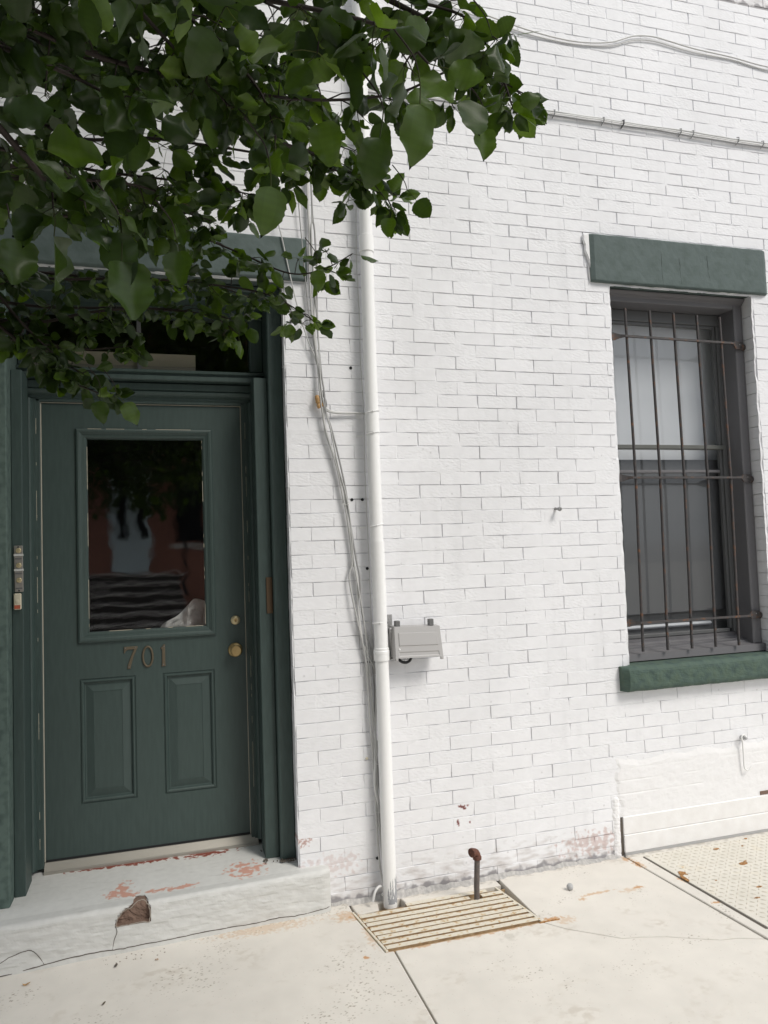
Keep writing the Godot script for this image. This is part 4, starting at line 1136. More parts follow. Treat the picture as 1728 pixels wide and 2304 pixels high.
# ------------------------------------------------------------------ things on the wall
func fixtures() -> void:
	# downspout
	var dp := thing("drainpipe", "white plastic drainpipe running down the brick wall", "drainpipe", Vector3(0.917, 0, 0.058))
	var zc := 0.0
	obj("pipe", MB.new().tube(pv([[-0.002, -0.02, zc], [-0.003, 0.5, zc], [-0.002, 1.09, zc], [-0.004, 1.6, zc]]), 0.0305, -1, 28), M.pipe_paint, dp)
	obj("pipe", MB.new().tube(pv([[-0.004, 1.12, zc], [-0.007, 1.7, zc - 0.002], [-0.0085, 2.4, zc - 0.004], [-0.006, 3.0, zc - 0.006]]), 0.0300, -1, 28), M.pipe_paint, dp)
	obj("pipe", MB.new().tube(pv([[-0.006, 2.94, zc - 0.006], [-0.004, 3.6, zc - 0.006], [-0.002, 5.6, zc - 0.006]]), 0.0300, -1, 28), M.pipe_paint, dp)
	obj("coupling", MB.new().lathe(Vector3(-0.003, 1.062, zc), Vector3.UP, [[0.0306, 0.0], [0.0355, 0.001], [0.0355, 0.030], [0.0362, 0.033], [0.0362, 0.043], [0.0342, 0.046], [0.0342, 0.056], [0.0300, 0.058]], 28), M.pipe_paint, dp)
	obj("coupling", MB.new().lathe(Vector3(-0.0065, 2.948, zc - 0.006), Vector3.UP, [[0.0302, 0.0], [0.0345, 0.001], [0.0345, 0.078], [0.0300, 0.081]], 28), M.pipe_paint, dp)
	obj("coupling", MB.new().lathe(Vector3(-0.0083, 2.10, zc - 0.004), Vector3.UP, [[0.0302, 0.0], [0.0318, 0.0015], [0.0318, 0.0945], [0.0302, 0.096]], 28), M.pipe_paint, dp)
	for q in [2.196, 2.098, 1.674, 1.234]:
		var st := MB.new()
		var tilt := 0.006 if q > 1.3 else 0.002
		var path := PackedVector3Array()
		for k in 13:
			var a := -0.35 + (PI + 0.7) * k / 12.0
			path.append(Vector3(-0.007 + 0.0325 * cos(a), q - tilt * cos(a) * -1.0, zc - 0.003 + 0.0325 * sin(a)))
		st.tube(path, 0.0024, -1, 6)
		for s in [-1.0, 1.0]:
			if s < 0: st.box(Vector3(-0.007 + s * 0.052 - 0.012, q - tilt - 0.004, -0.056), Vector3(-0.007 + s * 0.036, q - tilt + 0.004, -0.052))
		var band := obj("strap", st, M.pipe_paint, dp)
		obj("screw", MB.new().lathe(Vector3(-0.012, q, zc + 0.0305), Vector3(0, 0, 1), [[0.0042, 0.0], [0.0036, 0.0022], [0.0, 0.003]], 8), M.pipe_paint, band)
	var bare := MB.new()
	for k in 60:
		for j in 48:
			var a0 := lerpf(0.1, 2.2, k / 60.0)
			var a1 := lerpf(0.1, 2.2, (k + 1) / 60.0)
			var y0 := j / 48.0 * 0.14
			if y0 < 0.075 + noise.get_noise_2d(k * 0.09, 5) * 0.09 and noise.get_noise_2d(k * 0.08, y0 * 22 + 30) > -0.3:
				var r := 0.0308
				bare.quad(Vector3(-0.002 + r * cos(a1), y0, r * sin(a1)), Vector3(-0.002 + r * cos(a0), y0, r * sin(a0)), Vector3(-0.002 + r * cos(a0), y0 + 0.00295, r * sin(a0)), Vector3(-0.002 + r * cos(a1), y0 + 0.00295, r * sin(a1)))
	tag(obj("bare_patch", bare, M.bare_pvc, dp), "grey unpainted patch at the pipe's foot")
	# cables beside it
	var cb := thing("cable_bundle", "bundle of painted cables hanging down the wall beside the drainpipe", "cables", Vector3(0.86, 0.0, 0.02))
	var o := -cb.position
	var main := [[0.652, 5.2, 0.015], [0.652, 4.2, 0.016], [0.652, 3.215, 0.018], [0.653, 3.04, 0.02], [0.657, 2.822, 0.022], [0.661, 2.606, 0.02], [0.672, 2.391, 0.022], [0.679, 2.284, 0.03], [0.690, 2.20, 0.026], [0.704, 2.11, 0.02], [0.748, 1.944, 0.018], [0.772, 1.83, 0.02], [0.788, 1.71, 0.018], [0.806, 1.52, 0.016], [0.812, 1.44, 0.018], [0.826, 1.28, 0.02], [0.852, 1.10, 0.018], [0.866, 0.95, 0.016], [0.871, 0.75, 0.018], [0.874, 0.55, 0.02], [0.882, 0.35, 0.022], [0.893, 0.15, 0.028], [0.900, 0.06, 0.034], [0.902, -0.01, 0.036]]
	var offs := [[0.0, 0.0, 0.0], [0.010, 0.006, 1.3], [-0.006, 0.004, 2.9], [0.004, 0.009, 4.4]]
	for c in 4:
		var path := PackedVector3Array()
		for i in main.size():
			var q: Array = main[i]
			var sp := 1.0
			if q[1] < 2.2 and q[1] > 1.95: sp = 2.6
			if q[1] < 1.5 and q[1] > 1.0: sp = 3.0 if c % 2 == 0 else 1.8
			if q[1] > 2.4 and q[1] < 3.3: sp = 1.6
			if q[1] < 1.0: sp = 1.5
			path.append(o + Vector3(q[0] + offs[c][0] * sp + sin(i * 1.9 + offs[c][2]) * 0.0035 * sp, q[1], q[2] + offs[c][1] + cos(i * 2.3 + offs[c][2]) * 0.002))
		obj("cable", MB.new().tube(smooth(path, 4), [0.0050, 0.0042, 0.0046, 0.0036][c], -1, 7), [M.cable_white, M.cable_grey, M.cable_mid, M.cable_mid][c], cb)
	var loose := [
		[[0.430, 3.30, 0.03], [0.503, 3.065, 0.03], [0.545, 2.86, 0.028], [0.577, 2.705, 0.024], [0.62, 2.55, 0.02], [0.657, 2.45, 0.02], [0.672, 2.38, 0.022]],
		[[0.60, 3.2, 0.02], [0.63, 2.72, 0.02], [0.648, 2.55, 0.02], [0.668, 2.40, 0.022]],
		[[0.884, 3.3, 0.012], [0.872, 2.95, 0.012], [0.877, 2.62, 0.012], [0.874, 2.45, 0.012], [0.882, 2.2, 0.012], [0.878, 1.9, 0.012], [0.882, 1.6, 0.012], [0.884, 1.25, 0.012], [0.888, 0.9, 0.012]],
		[[0.684, 2.235, 0.03], [0.700, 2.207, 0.026], [0.735, 2.197, 0.02], [0.79, 2.195, 0.016], [0.85, 2.198, 0.014], [0.888, 2.196, 0.02]],
		[[0.684, 2.24, 0.03], [0.704, 2.213, 0.026], [0.74, 2.201, 0.018], [0.80, 2.200, 0.014], [0.885, 2.199, 0.018]],
		[[0.845, 1.13, 0.02], [0.862, 1.075, 0.024], [0.885, 1.03, 0.026], [0.893, 1.0, 0.02]],
		[[0.893, 0.93, 0.022], [0.886, 0.80, 0.026], [0.878, 0.68, 0.024], [0.872, 0.58, 0.03], [0.868, 0.50, 0.03], [0.878, 0.44, 0.03], [0.888, 0.38, 0.03]],
		[[0.890, 0.70, 0.028], [0.879, 0.60, 0.032], [0.872, 0.53, 0.032], [0.882, 0.45, 0.03], [0.895, 0.30, 0.03], [0.902, 0.10, 0.034], [0.906, 0.0, 0.036]],
		[[0.83, 0.02, 0.075], [0.842, 0.055, 0.07], [0.862, 0.072, 0.06], [0.882, 0.066, 0.05], [0.893, 0.045, 0.045], [0.880, 0.035, 0.06]]]
	for c in loose.size():
		var path := PackedVector3Array()
		for q in loose[c]: path.append(o + Vector3(q[0], q[1], q[2]))
		obj("cable", MB.new().tube(smooth(path, 5), [0.0030, 0.0028, 0.0028, 0.0048, 0.0040, 0.0042, 0.0046, 0.0040, 0.0062][c], -1, 7), M.cable_mid if c in [0, 3, 5, 7] else M.cable_white if c != 1 else M.cable_grey, cb)
	for q in [[0.785, 1.775, 0.6], [0.884, 0.385, 0.1], [0.880, 0.60, -0.4]]:
		var tie := MB.new()
		var path := PackedVector3Array()
		for k in 9: path.append(o + Vector3(q[0] + 0.012 * cos(TAU * k / 8), q[1] + q[2] * 0.012 * cos(TAU * k / 8), 0.024 + 0.011 * sin(TAU * k / 8)))
		tie.tube(path, 0.0018, -1, 5, false)
		tie.tube(PackedVector3Array([o + Vector3(q[0] - 0.012, q[1], 0.026), o + Vector3(q[0] - 0.026, q[1] + 0.003, 0.03)]), 0.0014, -1, 5)
		obj("cable_tie", tie, M.cable_white, cb)
	var ins := MB.new().lathe(o + Vector3(0.668, 2.215, 0.026), Vector3(-0.18, 1, 0.1).normalized(), [[0.0, -0.002], [0.007, 0.0], [0.009, 0.012], [0.007, 0.02], [0.010, 0.026], [0.0115, 0.045], [0.009, 0.058], [0.0, 0.061]], 10)
	ins.lathe(o + Vector3(0.684, 2.222, 0.03), Vector3(0, 1, 0), [[0.006, 0.0], [0.0075, 0.012], [0.004, 0.02], [0.0, 0.021]], 8)
	obj("insulator", ins, M.insulator, cb)
	obj("hook", MB.new().tube(smooth(o_path(o, [[0.692, 2.30, 0.01], [0.690, 2.27, 0.03], [0.699, 2.25, 0.034], [0.702, 2.225, 0.03], [0.694, 2.214, 0.026]]), 4), 0.0030, -1, 6), M.cable_grey, cb)
	# small fixings and holes
	var fx := [[0.8140, 1.797, "hole"], [0.8640, 1.797, "hole"], [0.829, 2.413, "hole"], [0.876, 1.478, "hole"], [0.868, 1.052, "hole"], [0.908 - 0.03, 0.172, "hole"]]
	for q in fx:
		var hb := MB.new().lathe(Vector3(q[0], q[1], 0.0012), Vector3(0, 0, 1), [[0.0075, -0.004], [0.0072, 0.0004], [0.0, 0.0008]], 9)
		obj("drill_hole", hb, M.dark, house)
	obj("hole_gap", MB.new().box(Vector3(0.82, 1.7985, 0.0005), Vector3(0.86, 1.8005, 0.0016)), M.dark, house)
	for q in [[0.778, 1.797], [0.884, 1.424], [0.843, 0.62]]:
		obj("screw_head", MB.new().lathe(Vector3(q[0], q[1], 0.0), Vector3(0, 0, 1), [[0.006, 0.0], [0.006, 0.006], [0.004, 0.009], [0.0, 0.0095]], 9), M.pipe_paint if q[0] != 0.843 else M.ivory, house)
	# metal outlet box with hinged cover
	var bx := thing("outlet_box", "grey metal outlet box with hinged cover beside the drainpipe", "electrical box", Vector3(1.072, 1.06, 0.0))
	var ob := -bx.position
	obj("back_box", MB.new().box(ob + Vector3(0.955, 1.085, 0.001), ob + Vector3(1.18, 1.205, 0.058), 0.004), M.galvanised, bx)
	obj("mounting_plate", MB.new().prism(PackedVector2Array([Vector2(0.925 - 1.072, 1.07 - 1.06), Vector2(0.985 - 1.072, 1.07 - 1.06), Vector2(0.985 - 1.072, 1.262 - 1.06), Vector2(0.925 - 1.072, 1.262 - 1.06)]), 0.001, 0.006, 0, 0.001), M.galvanised, bx)
	obj("knockout", MB.new().lathe(ob + Vector3(0.957, 1.225, 0.006), Vector3(0, 0, 1), [[0.008, 0.0], [0.007, 0.0012], [0.0, 0.0006]], 14), M.dark, bx)
	var cov := MB.new()
	var zt := 0.080
	var zb := 0.104
	var c4 := [Vector3(0.972, 1.211, zt), Vector3(1.190, 1.203, zt), Vector3(1.194, 1.066, zb), Vector3(0.968, 1.072, zb)]
	var inn := Vector3(1.08, 1.14, 0.03)
	# raised panel and lip pressed into the cover
	var face := func(s: float, t: float, up: float) -> Vector3:
		var a: Vector3 = c4[0].lerp(c4[1], s)
		var c: Vector3 = c4[3].lerp(c4[2], s)
		return ob + a.lerp(c, t) + Vector3(0, 0.17, 1).normalized() * up
	var press := func(s0: float, s1: float, t0: float, t1: float, e: float, et: float, up: float) -> void:
		var r0 := [face.call(s0, t0, 0.0), face.call(s1, t0, 0.0), face.call(s1, t1, 0.0), face.call(s0, t1, 0.0)]
		var r1 := [face.call(s0 + e, t0 + et, up), face.call(s1 - e, t0 + et, up), face.call(s1 - e, t1 - et, up), face.call(s0 + e, t1 - et, up)]
		for k in 4: cov.quad_out(r0[k], r0[(k + 1) % 4], r1[(k + 1) % 4], r1[k], ob + inn)
		cov.quad_out(r1[0], r1[1], r1[2], r1[3], ob + inn)
	var ss := [0.0, 0.075, 0.925, 1.0]
	var ts := [0.0, 0.19, 0.62, 0.80, 0.95, 1.0]
	for a in 3:
		for c in 5:
			if a == 1 and (c == 1 or c == 3): continue
			cov.quad_out(face.call(ss[a], ts[c], 0.0), face.call(ss[a + 1], ts[c], 0.0), face.call(ss[a + 1], ts[c + 1], 0.0), face.call(ss[a], ts[c + 1], 0.0), ob + inn)
	press.call(0.075, 0.925, 0.19, 0.62, 0.014, 0.022, 0.0032)
	press.call(0.075, 0.925, 0.80, 0.95, 0.012, 0.030, -0.0028)
	# returns of the cover: top, left and right wings
	var bk := [Vector3(0.966, 1.213, 0.02), Vector3(1.192, 1.205, 0.02)]
	cov.quad_out(ob + c4[0], ob + c4[1], ob + bk[1], ob + bk[0], ob + inn)
	cov.quad_out(ob + c4[0], ob + c4[3], ob + Vector3(0.955, 1.075, 0.045), ob + bk[0], ob + inn)
	cov.quad_out(ob + c4[1], ob + c4[2], ob + Vector3(1.192, 1.068, 0.05), ob + bk[1], ob + inn)
	cov.box(ob + Vector3(0.966, 1.060, 0.094), ob + Vector3(0.979, 1.0735, 0.1045), 0.001)
	cov.box(ob + Vector3(1.182, 1.054, 0.094), ob + Vector3(1.1945, 1.0675, 0.1045), 0.001)
	obj("cover", cov, M.box_grey, bx)
	for xx in [0.981, 1.143]:
		obj("hinge_block", MB.new().box(ob + Vector3(xx, 1.205, 0.045), ob + Vector3(xx + 0.022, 1.236, 0.072), 0.002), M.box_dark, bx)
	obj("rivet", MB.new().lathe(face.call(0.085, 0.72, 0.0), Vector3(0, 0, 1), [[0.005, 0.0], [0.0035, 0.003], [0.0, 0.004]], 9), M.pipe_paint, bx)
	obj("cord", MB.new().tube(smooth(o_path(ob, [[0.985, 1.085, 0.05], [0.995, 1.058, 0.07], [1.02, 1.047, 0.075], [1.045, 1.056, 0.07], [1.06, 1.085, 0.05]]), 5), 0.0065, -1, 8), M.rubber, bx)
	obj("cord", MB.new().tube(smooth(o_path(ob, [[0.945, 1.20, 0.03], [0.952, 1.15, 0.045], [0.948, 1.10, 0.05], [0.96, 1.065, 0.05]]), 5), 0.011, -1, 8), M.box_dark, bx)
	# masonry bolt
	var bo := thing("wall_bolt", "short painted bolt stub sticking out of the bare brick wall", "bolt", Vector3(1.860, 1.737, 0))
	obj("stud", MB.new().lathe(Vector3.ZERO, Vector3(0.12, -0.1, 1).normalized(), [[0.008, 0.0], [0.0062, 0.003], [0.0062, 0.028], [0.0105, 0.029], [0.0115, 0.036], [0.0095, 0.042], [0.004, 0.043], [0.0035, 0.038], [0.0, 0.037]], 8), M.cable_grey, bo)
	# hook and eye
	var hk := thing("hook_latch", "white painted hook hanging from a screw eye above the hatch", "hook", Vector3(2.884, 0.50, 0))
	obj("eye", MB.new().lathe(Vector3(0.012, 0.004, 0), Vector3(0.1, 0, 1).normalized(), [[0.012, 0.0], [0.012, 0.012], [0.008, 0.02], [0.006, 0.034], [0.0, 0.036]], 10), M.base_grey, hk)
	var hp := PackedVector3Array()
	for k in 9: hp.append(Vector3(0.004 + 0.013 * cos(-1.2 + 5.0 * k / 8.0), 0.008 + 0.015 * sin(-1.2 + 5.0 * k / 8.0), 0.026))
	hp.append_array(pv([[-0.002, -0.03, 0.024], [0.001, -0.08, 0.022], [0.002, -0.135, 0.02], [0.006, -0.155, 0.022], [0.016, -0.163, 0.026], [0.030, -0.155, 0.03], [0.042, -0.146, 0.03]]))
	obj("rod", MB.new().tube(smooth(hp, 3), 0.0046, 0.0040, 8), M.white_paint, hk)
	# cables across the top of the wall
	var tc := thing("wall_cable", "bunched cables clipped straight across the upper brick wall", "cables", Vector3(2.2, 3.78, 0.0))
	var ot := -tc.position
	for c in 3:
		var path := PackedVector3Array()
		for k in 40:
			var x := 0.95 + k * 0.085
			path.append(ot + Vector3(x, 3.783 - 0.006 * maxf(0, x - 2.6) - 0.022 * maxf(0, 1.7 - x) + [0.010, -0.002, -0.012][c] + noise.get_noise_2d(x * 2.5, c * 9) * 0.006, 0.012 + [0.002, 0.007, 0.001][c] + noise.get_noise_2d(x * 3, c * 5 + 40) * 0.004))
		obj("cable", MB.new().tube(path, [0.0048, 0.0036, 0.0042][c], -1, 8), [M.cable_white, M.white_paint, M.cable_grey][c], tc)
	for x in [1.42, 1.86, 1.95, 2.24, 2.36, 2.72, 2.80, 3.10, 3.27]:
		obj("clip", MB.new().tube(PackedVector3Array([ot + Vector3(x - 0.004, 3.762, 0.004), ot + Vector3(x, 3.775, 0.026), ot + Vector3(x + 0.006, 3.798, 0.022), ot + Vector3(x + 0.008, 3.806, 0.004)]), 0.0028 if x != 2.36 else 0.004, -1, 6), M.cable_grey if x != 2.36 else M.box_dark, tc)
	var sc := thing("sagging_cable", "two thin sagging cables high on the wall near the frame's top", "cables", Vector3(2.2, 4.22, 0.0))
	var os := -sc.position
	var line := [[1.10, 4.33, 0.012], [1.4, 4.285, 0.012], [1.595, 4.25, 0.012], [1.8, 4.215, 0.012], [1.986, 4.198, 0.01], [2.15, 4.20, 0.01], [2.319, 4.228, 0.012], [2.46, 4.285, 0.012], [2.584, 4.302, 0.012], [2.70, 4.292, 0.012], [2.852, 4.277, 0.012], [3.1, 4.27, 0.01], [3.351, 4.25, 0.012], [3.8, 4.26, 0.012]]
	obj("cable", MB.new().tube(smooth(o_path(os, line), 5), 0.0042, -1, 7), M.cable_white, sc)
	var l2 := []
	for q in line: l2.append([q[0], q[1] - 0.010 - 0.012 * absf(sin(q[0] * 3.0)), q[2] - 0.004])
	obj("cable", MB.new().tube(smooth(o_path(os, l2), 5), 0.003, -1, 7), M.cable_white, sc)
	# bells and plate on the door posts
	var be := thing("bell_panel", "brushed metal strip of three doorbell buttons left of the door", "doorbell", Vector3(-0.6075, 1.535, -0.1165))
	be.rotation.z = 0.012
	obj("plate", MB.new().box(Vector3(-0.0165, -0.097, -0.004), Vector3(0.0165, 0.097, 0.006), 0.0015), M.steel_plate, be)
	for k in 3:
		var y := 0.076 - 0.062 * k
		obj("button", MB.new().lathe(Vector3(0.001, y, 0.006), Vector3(0, 0, 1), [[0.0105, 0.0], [0.0105, 0.003], [0.0085, 0.004], [0.0080, 0.0025], [0.0, 0.0035]], 18), M.brass_pale, be)
		obj("name_slot", MB.new().box(Vector3(-0.013, y - 0.037, 0.0058), Vector3(0.013, y - 0.031, 0.0072)), M.box_dark, be)
	for y in [0.0575, -0.0055]:
		obj("tape", MB.new().box(Vector3(-0.0172, y - 0.0045, 0.0062), Vector3(0.020, y + 0.0045, 0.0075)), M.tape, be)
	for y in [0.0915, -0.0915]:
		obj("screw", MB.new().lathe(Vector3(0, y, 0.006), Vector3(0, 0, 1), [[0.0034, 0.0], [0.0028, 0.001], [0.0, 0.0014]], 8), M.dark, be)
	var b2 := thing("doorbell", "ivory plastic doorbell with a red label under the metal bell strip", "doorbell", Vector3(-0.6125, 1.398, -0.1165))
	obj("case", MB.new().box(Vector3(-0.0145, -0.034, -0.004), Vector3(0.0145, 0.034, 0.012), 0.004), M.ivory, b2)
	obj("button", MB.new().lathe(Vector3(0.0, 0.001, 0.012), Vector3(0, 0, 1), [[0.0075, 0.0], [0.007, 0.003], [0.0, 0.004]], 14), M.ivory, b2)
	obj("label", MB.new().box(Vector3(-0.0115, -0.030, 0.0115), Vector3(0.0115, -0.0145, 0.0128)), M.red_label, b2)
	var pl := thing("bronze_plate", "narrow worn bronze plate on the door's right post", "plate", Vector3(0.4405, 1.371, -0.129))
	obj("plate", MB.new().box(Vector3(-0.0145, -0.083, -0.003), Vector3(0.0145, 0.083, 0.004), 0.002), M.bronze, pl)

func o_path(o: Vector3, a: Array) -> PackedVector3Array:
	var r := PackedVector3Array()
	for q in a: r.append(o + Vector3(q[0], q[1], q[2]))
	return r

# ------------------------------------------------------------------ things in the pavement
func pavement_things() -> void:
	var g := thing("drain_grate", "cream painted steel grating with rusty slots let into the pavement", "grate", Vector3(1.1, 0, 0.27))
	var o := -g.position
	var well := MB.new()
	well.box(Vector3(0.74, -0.10, 0.06) + o, Vector3(1.46, -0.085, 0.46) + o)
	obj("well", well, M.grate_rust, g)
	var left := func(z: float) -> float: return lerpf(0.742, 0.786, (z - 0.14) / 0.305)
	var right := func(z: float) -> float: return lerpf(1.402, 1.449, (z - 0.10) / 0.33)
	var n := 9
	for k in n:
		var z0 := 0.100 + 0.0385 * k
		var z1 := z0 + 0.0262
		var xl: float = left.call((z0 + z1) / 2) + 0.006
		if k == 0: xl = 0.97
		var xr: float = right.call((z0 + z1) / 2) - (0.0 if k > 0 else 0.05)
		var segs := [[xl, xr]]
		if k == 1: segs = [[xl, 1.255], [1.312, xr]]
		for s in segs:
			var top := 0.003 + 0.0012 * sin(k * 2.3)
			var b := MB.new().box(o + Vector3(s[0], top - 0.0025, z0), o + Vector3(s[1], top, z1), 0.0011)
			var bar := obj("bar", b, M.grate_paint, g)
			obj("web", MB.new().box(o + Vector3(s[0] + 0.001, -0.035, z0 + 0.001), o + Vector3(s[1] - 0.001, top - 0.0026, z1 - 0.001)), M.grate_rust, bar)
	# frame: end strips and rusty cross bars below
	var fr := MB.new()
	for s in [[left, -0.006], [right, 0.0]]:
		var fn: Callable = s[0]
		var a: float = fn.call(0.09) + s[1]
		var c: float = fn.call(0.447) + s[1]
		a += o.x; c += o.x
		fr.prism(poly2([[a, 0.10 + o.z], [a + 0.010, 0.10 + o.z], [c + 0.010, 0.449 + o.z], [c, 0.449 + o.z]]), -0.05, 0.0025, 1, 0.001)
	obj("frame", fr, M.grate_paint, g)
	var cb := MB.new()
	for x in [0.80, 0.95, 1.10, 1.25, 1.39]:
		cb.box(o + Vector3(x, -0.05, 0.10), o + Vector3(x + 0.008, -0.022, 0.445))
	cb.box(o + Vector3(0.76, -0.08, 0.10), o + Vector3(1.45, -0.012, 0.103))
	cb.box(o + Vector3(0.78, -0.08, 0.4475), o + Vector3(1.45, -0.002, 0.4515))
	obj("cross_bar", cb, M.grate_rust, g)
	var ru := MB.new().prism(PackedVector2Array([Vector2(1.44, 0.449) + Vector2(o.x, o.z), Vector2(1.535, 0.452) + Vector2(o.x, o.z), Vector2(1.53, 0.459) + Vector2(o.x, o.z), Vector2(1.44, 0.458) + Vector2(o.x, o.z)]), -0.01, 0.0026, 1, 0.001)
	obj("anchor_bar", ru, M.rust_scab, g)
	# vent pipe
	var v := thing("vent_pipe", "short rusty iron pipe with an elbow standing in the grating", "pipe", Vector3(1.284, 0, 0.170))
	obj("pipe", MB.new().tube(pv([[-0.002, -0.08, 0], [0.0, 0.05, 0], [0.008, 0.176, 0]]), 0.0125, -1, 16), M.rust_grey, v)
	var el := MB.new()
	var arc := PackedVector3Array()
	for k in 9:
		var a := PI / 2 * k / 8.0
		arc.append(Vector3(0.008 - 0.022 * (1 - cos(a)), 0.182 + 0.026 * sin(a), 0.010 * (1 - cos(a))))
	arc.append(Vector3(-0.024, 0.2085, 0.015))
	el.tube(arc, 0.0165, 0.0165, 16)
	el.lathe(Vector3(0.008, 0.170, 0), Vector3.UP, [[0.013, 0.0], [0.0192, 0.001], [0.0195, 0.013], [0.0165, 0.017]], 16)
	el.lathe(Vector3(-0.014, 0.2085, 0.0105), Vector3(-0.9, 0.02, 0.42).normalized(), [[0.0165, 0.0], [0.0195, 0.003], [0.0195, 0.013], [0.0145, 0.0135], [0.012, 0.002]], 16)
	obj("elbow", el, M.rust_pipe, v)
	# pebble
	var pb := thing("pebble", "small grey pebble lying on the cream pavement", "pebble", Vector3(1.708, 0, 0.238))
	var sp := MB.new()
	var pts := func(a: int, c: int) -> Vector3:
		var th := TAU * a / 12.0
		var ph := PI * c / 7.0
		var q := Vector3(sin(ph) * cos(th), cos(ph), sin(ph) * sin(th))
		return q * Vector3(0.0155, 0.0165, 0.013) * (1.0 + 0.16 * noise.get_noise_3dv(q * 1.6)) + Vector3(0, 0.0135, 0)
	for a in 12:
		for c in 7:
			sp.quad_n(pts.call(a, c), pts.call(a + 1, c), pts.call(a + 1, c + 1), pts.call(a, c + 1), pts.call(a, c) - Vector3(0, 0.0135, 0), pts.call(a + 1, c) - Vector3(0, 0.0135, 0), pts.call(a + 1, c + 1) - Vector3(0, 0.0135, 0), pts.call(a, c + 1) - Vector3(0, 0.0135, 0))
	for k in sp.n.size(): sp.n[k] = sp.n[k].normalized()
	obj("stone", sp, M.base_grey, pb)
	# scraps of bark and paint by the step
	var scraps := [[-0.535, 0.215, 0.014, "dry brown scrap of leaf lying nearest the frame's left edge"], [-0.225, 0.196, 0.012, "dark curled scrap of bark lying in front of the step's chip"], [-0.075, 0.205, 0.008, "small orange flake of paint lying before the step"], [-0.25, 0.44, 0.009, "small brown flake lying farthest from the step"]]
	for k in scraps.size():
		var q: Array = scraps[k]
		var s := thing("scrap", q[3], "scrap", Vector3(q[0], 0.003, q[1]), "scraps lying on the pavement by the step")
		var sb := MB.new()
		for j in 5:
			var x0 := lerpf(-1, 1, j / 5.0)
			var x1 := lerpf(-1, 1, (j + 1) / 5.0)
			var f0 := func(xx: float, sd: float) -> Vector3: return Vector3(xx * q[2], 0.002 + 0.35 * q[2] * (xx * xx) + 0.002 * sin(k + xx * 3), sd * q[2] * 0.45 * sqrt(maxf(0.0, 1.05 - xx * xx)))
			sb.quad(f0.call(x0, 1), f0.call(x1, 1), f0.call(x1, -1), f0.call(x0, -1))
		obj("flake", sb, [M.insulator, M.crack, M.rust_scab, M.brass_worn][k], s)
		s.rotation.y = k * 1.3
	# cellar hatch: two leaves of chequer plate
	var h := thing("cellar_hatch", "cream painted diamond plate cellar hatch with rust spots", "hatch", Vector3(2.9, 0, 0.5))
	var oh := -h.position
	var edge := func(z: float) -> float: return 2.2255 + lerpf(0.0, 0.036, (z - 0.06) / 0.75)
	var seam := 0.318
	for part in [[0.052, seam - 0.0015, 0.006], [seam + 0.0015, 1.84, 0.0075]]:
		var z0: float = part[0]
		var z1: float = part[1]
		var top: float = part[2]
		var lb := MB.new()
		lb.uvm = 1
		lb.prism(PackedVector2Array([Vector2(edge.call(z0) + oh.x, z0 + oh.z), Vector2(4.19 + oh.x, z0 + oh.z), Vector2(4.19 + oh.x, z1 + oh.z), Vector2(edge.call(z1) + oh.x, z1 + oh.z)]), -0.02, top, 1, 0.0015)
		var leaf := obj("leaf", lb, M.plate_paint, h)
		var st := MB.new()
		var pitch := 0.029
		var ix := 0
		var x := 2.24
		while x < 3.62:
			var z := z0 + 0.014
			var iz := 0
			while z < minf(z1, 1.0) - 0.008:
				if x > edge.call(z) + 0.014:
					var dir := (PI / 4 if posmod(ix + iz, 2) == 0 else -PI / 4)
					var ax := Vector3(cos(dir), 0, sin(dir))
					var cx := Vector3(-sin(dir), 0, cos(dir))
					var c := oh + Vector3(x, top, z)
					var a0 := c - ax * 0.0135
					var a1 := c + ax * 0.0135
					var up := Vector3(0, 0.0032, 0)
					st.tri_out(a0, c + cx * 0.0042, c + up - ax * 0.004, c - up)
					st.tri_out(a0, c - cx * 0.0042, c + up - ax * 0.004, c - up)
					st.tri_out(a1, c + cx * 0.0042, c + up + ax * 0.004, c - up)
					st.tri_out(a1, c - cx * 0.0042, c + up + ax * 0.004, c - up)
					st.tri_out(c + cx * 0.0042, c + up - ax * 0.004, c + up + ax * 0.004, c - up)
					st.tri_out(c - cx * 0.0042, c + up - ax * 0.004, c + up + ax * 0.004, c - up)
				z += pitch; iz += 1
			x += pitch; ix += 1
		tag(obj("diamond_studs", st, M.stud_worn, leaf), "", "", "", "stuff")
	var rs := MB.new()
	for q in [[2.602, 0.297, 0.022, 0.012], [2.604, 0.114, 0.014, 0.007], [2.27, 0.285, 0.018, 0.02], [2.245, 0.33, 0.010, 0.03], [2.49, 0.519, 0.014, 0.006], [2.404, 0.598, 0.016, 0.006], [2.832, 0.06, 0.010, 0.004], [2.36, 0.40, 0.006, 0.004], [2.75, 0.13, 0.006, 0.004], [2.63, 0.28, 0.008, 0.004]]:
		var ring := PackedVector2Array()
		for k in 14:
			var a := TAU * k / 14
			var rr := 1.0 + 0.6 * noise.get_noise_2d(cos(a) * 2 + q[0] * 50, sin(a) * 2)
			ring.append(Vector2(q[0] + oh.x + cos(a) * q[2] * rr, q[1] + oh.z + sin(a) * q[3] * rr))
		rs.prism(ring, 0.004, 0.0093, 1, 0.001)
	obj("rust_scab", rs, M.rust_scab, h)
	obj("gap", MB.new().prism(PackedVector2Array([Vector2(2.2165 + oh.x, 0.06 + oh.z), Vector2(2.2275 + oh.x, 0.06 + oh.z), Vector2(2.2635 + oh.x, 0.81 + oh.z), Vector2(2.249 + oh.x, 0.81 + oh.z)]), 0.0015, 0.0028, 1), M.crack, h)

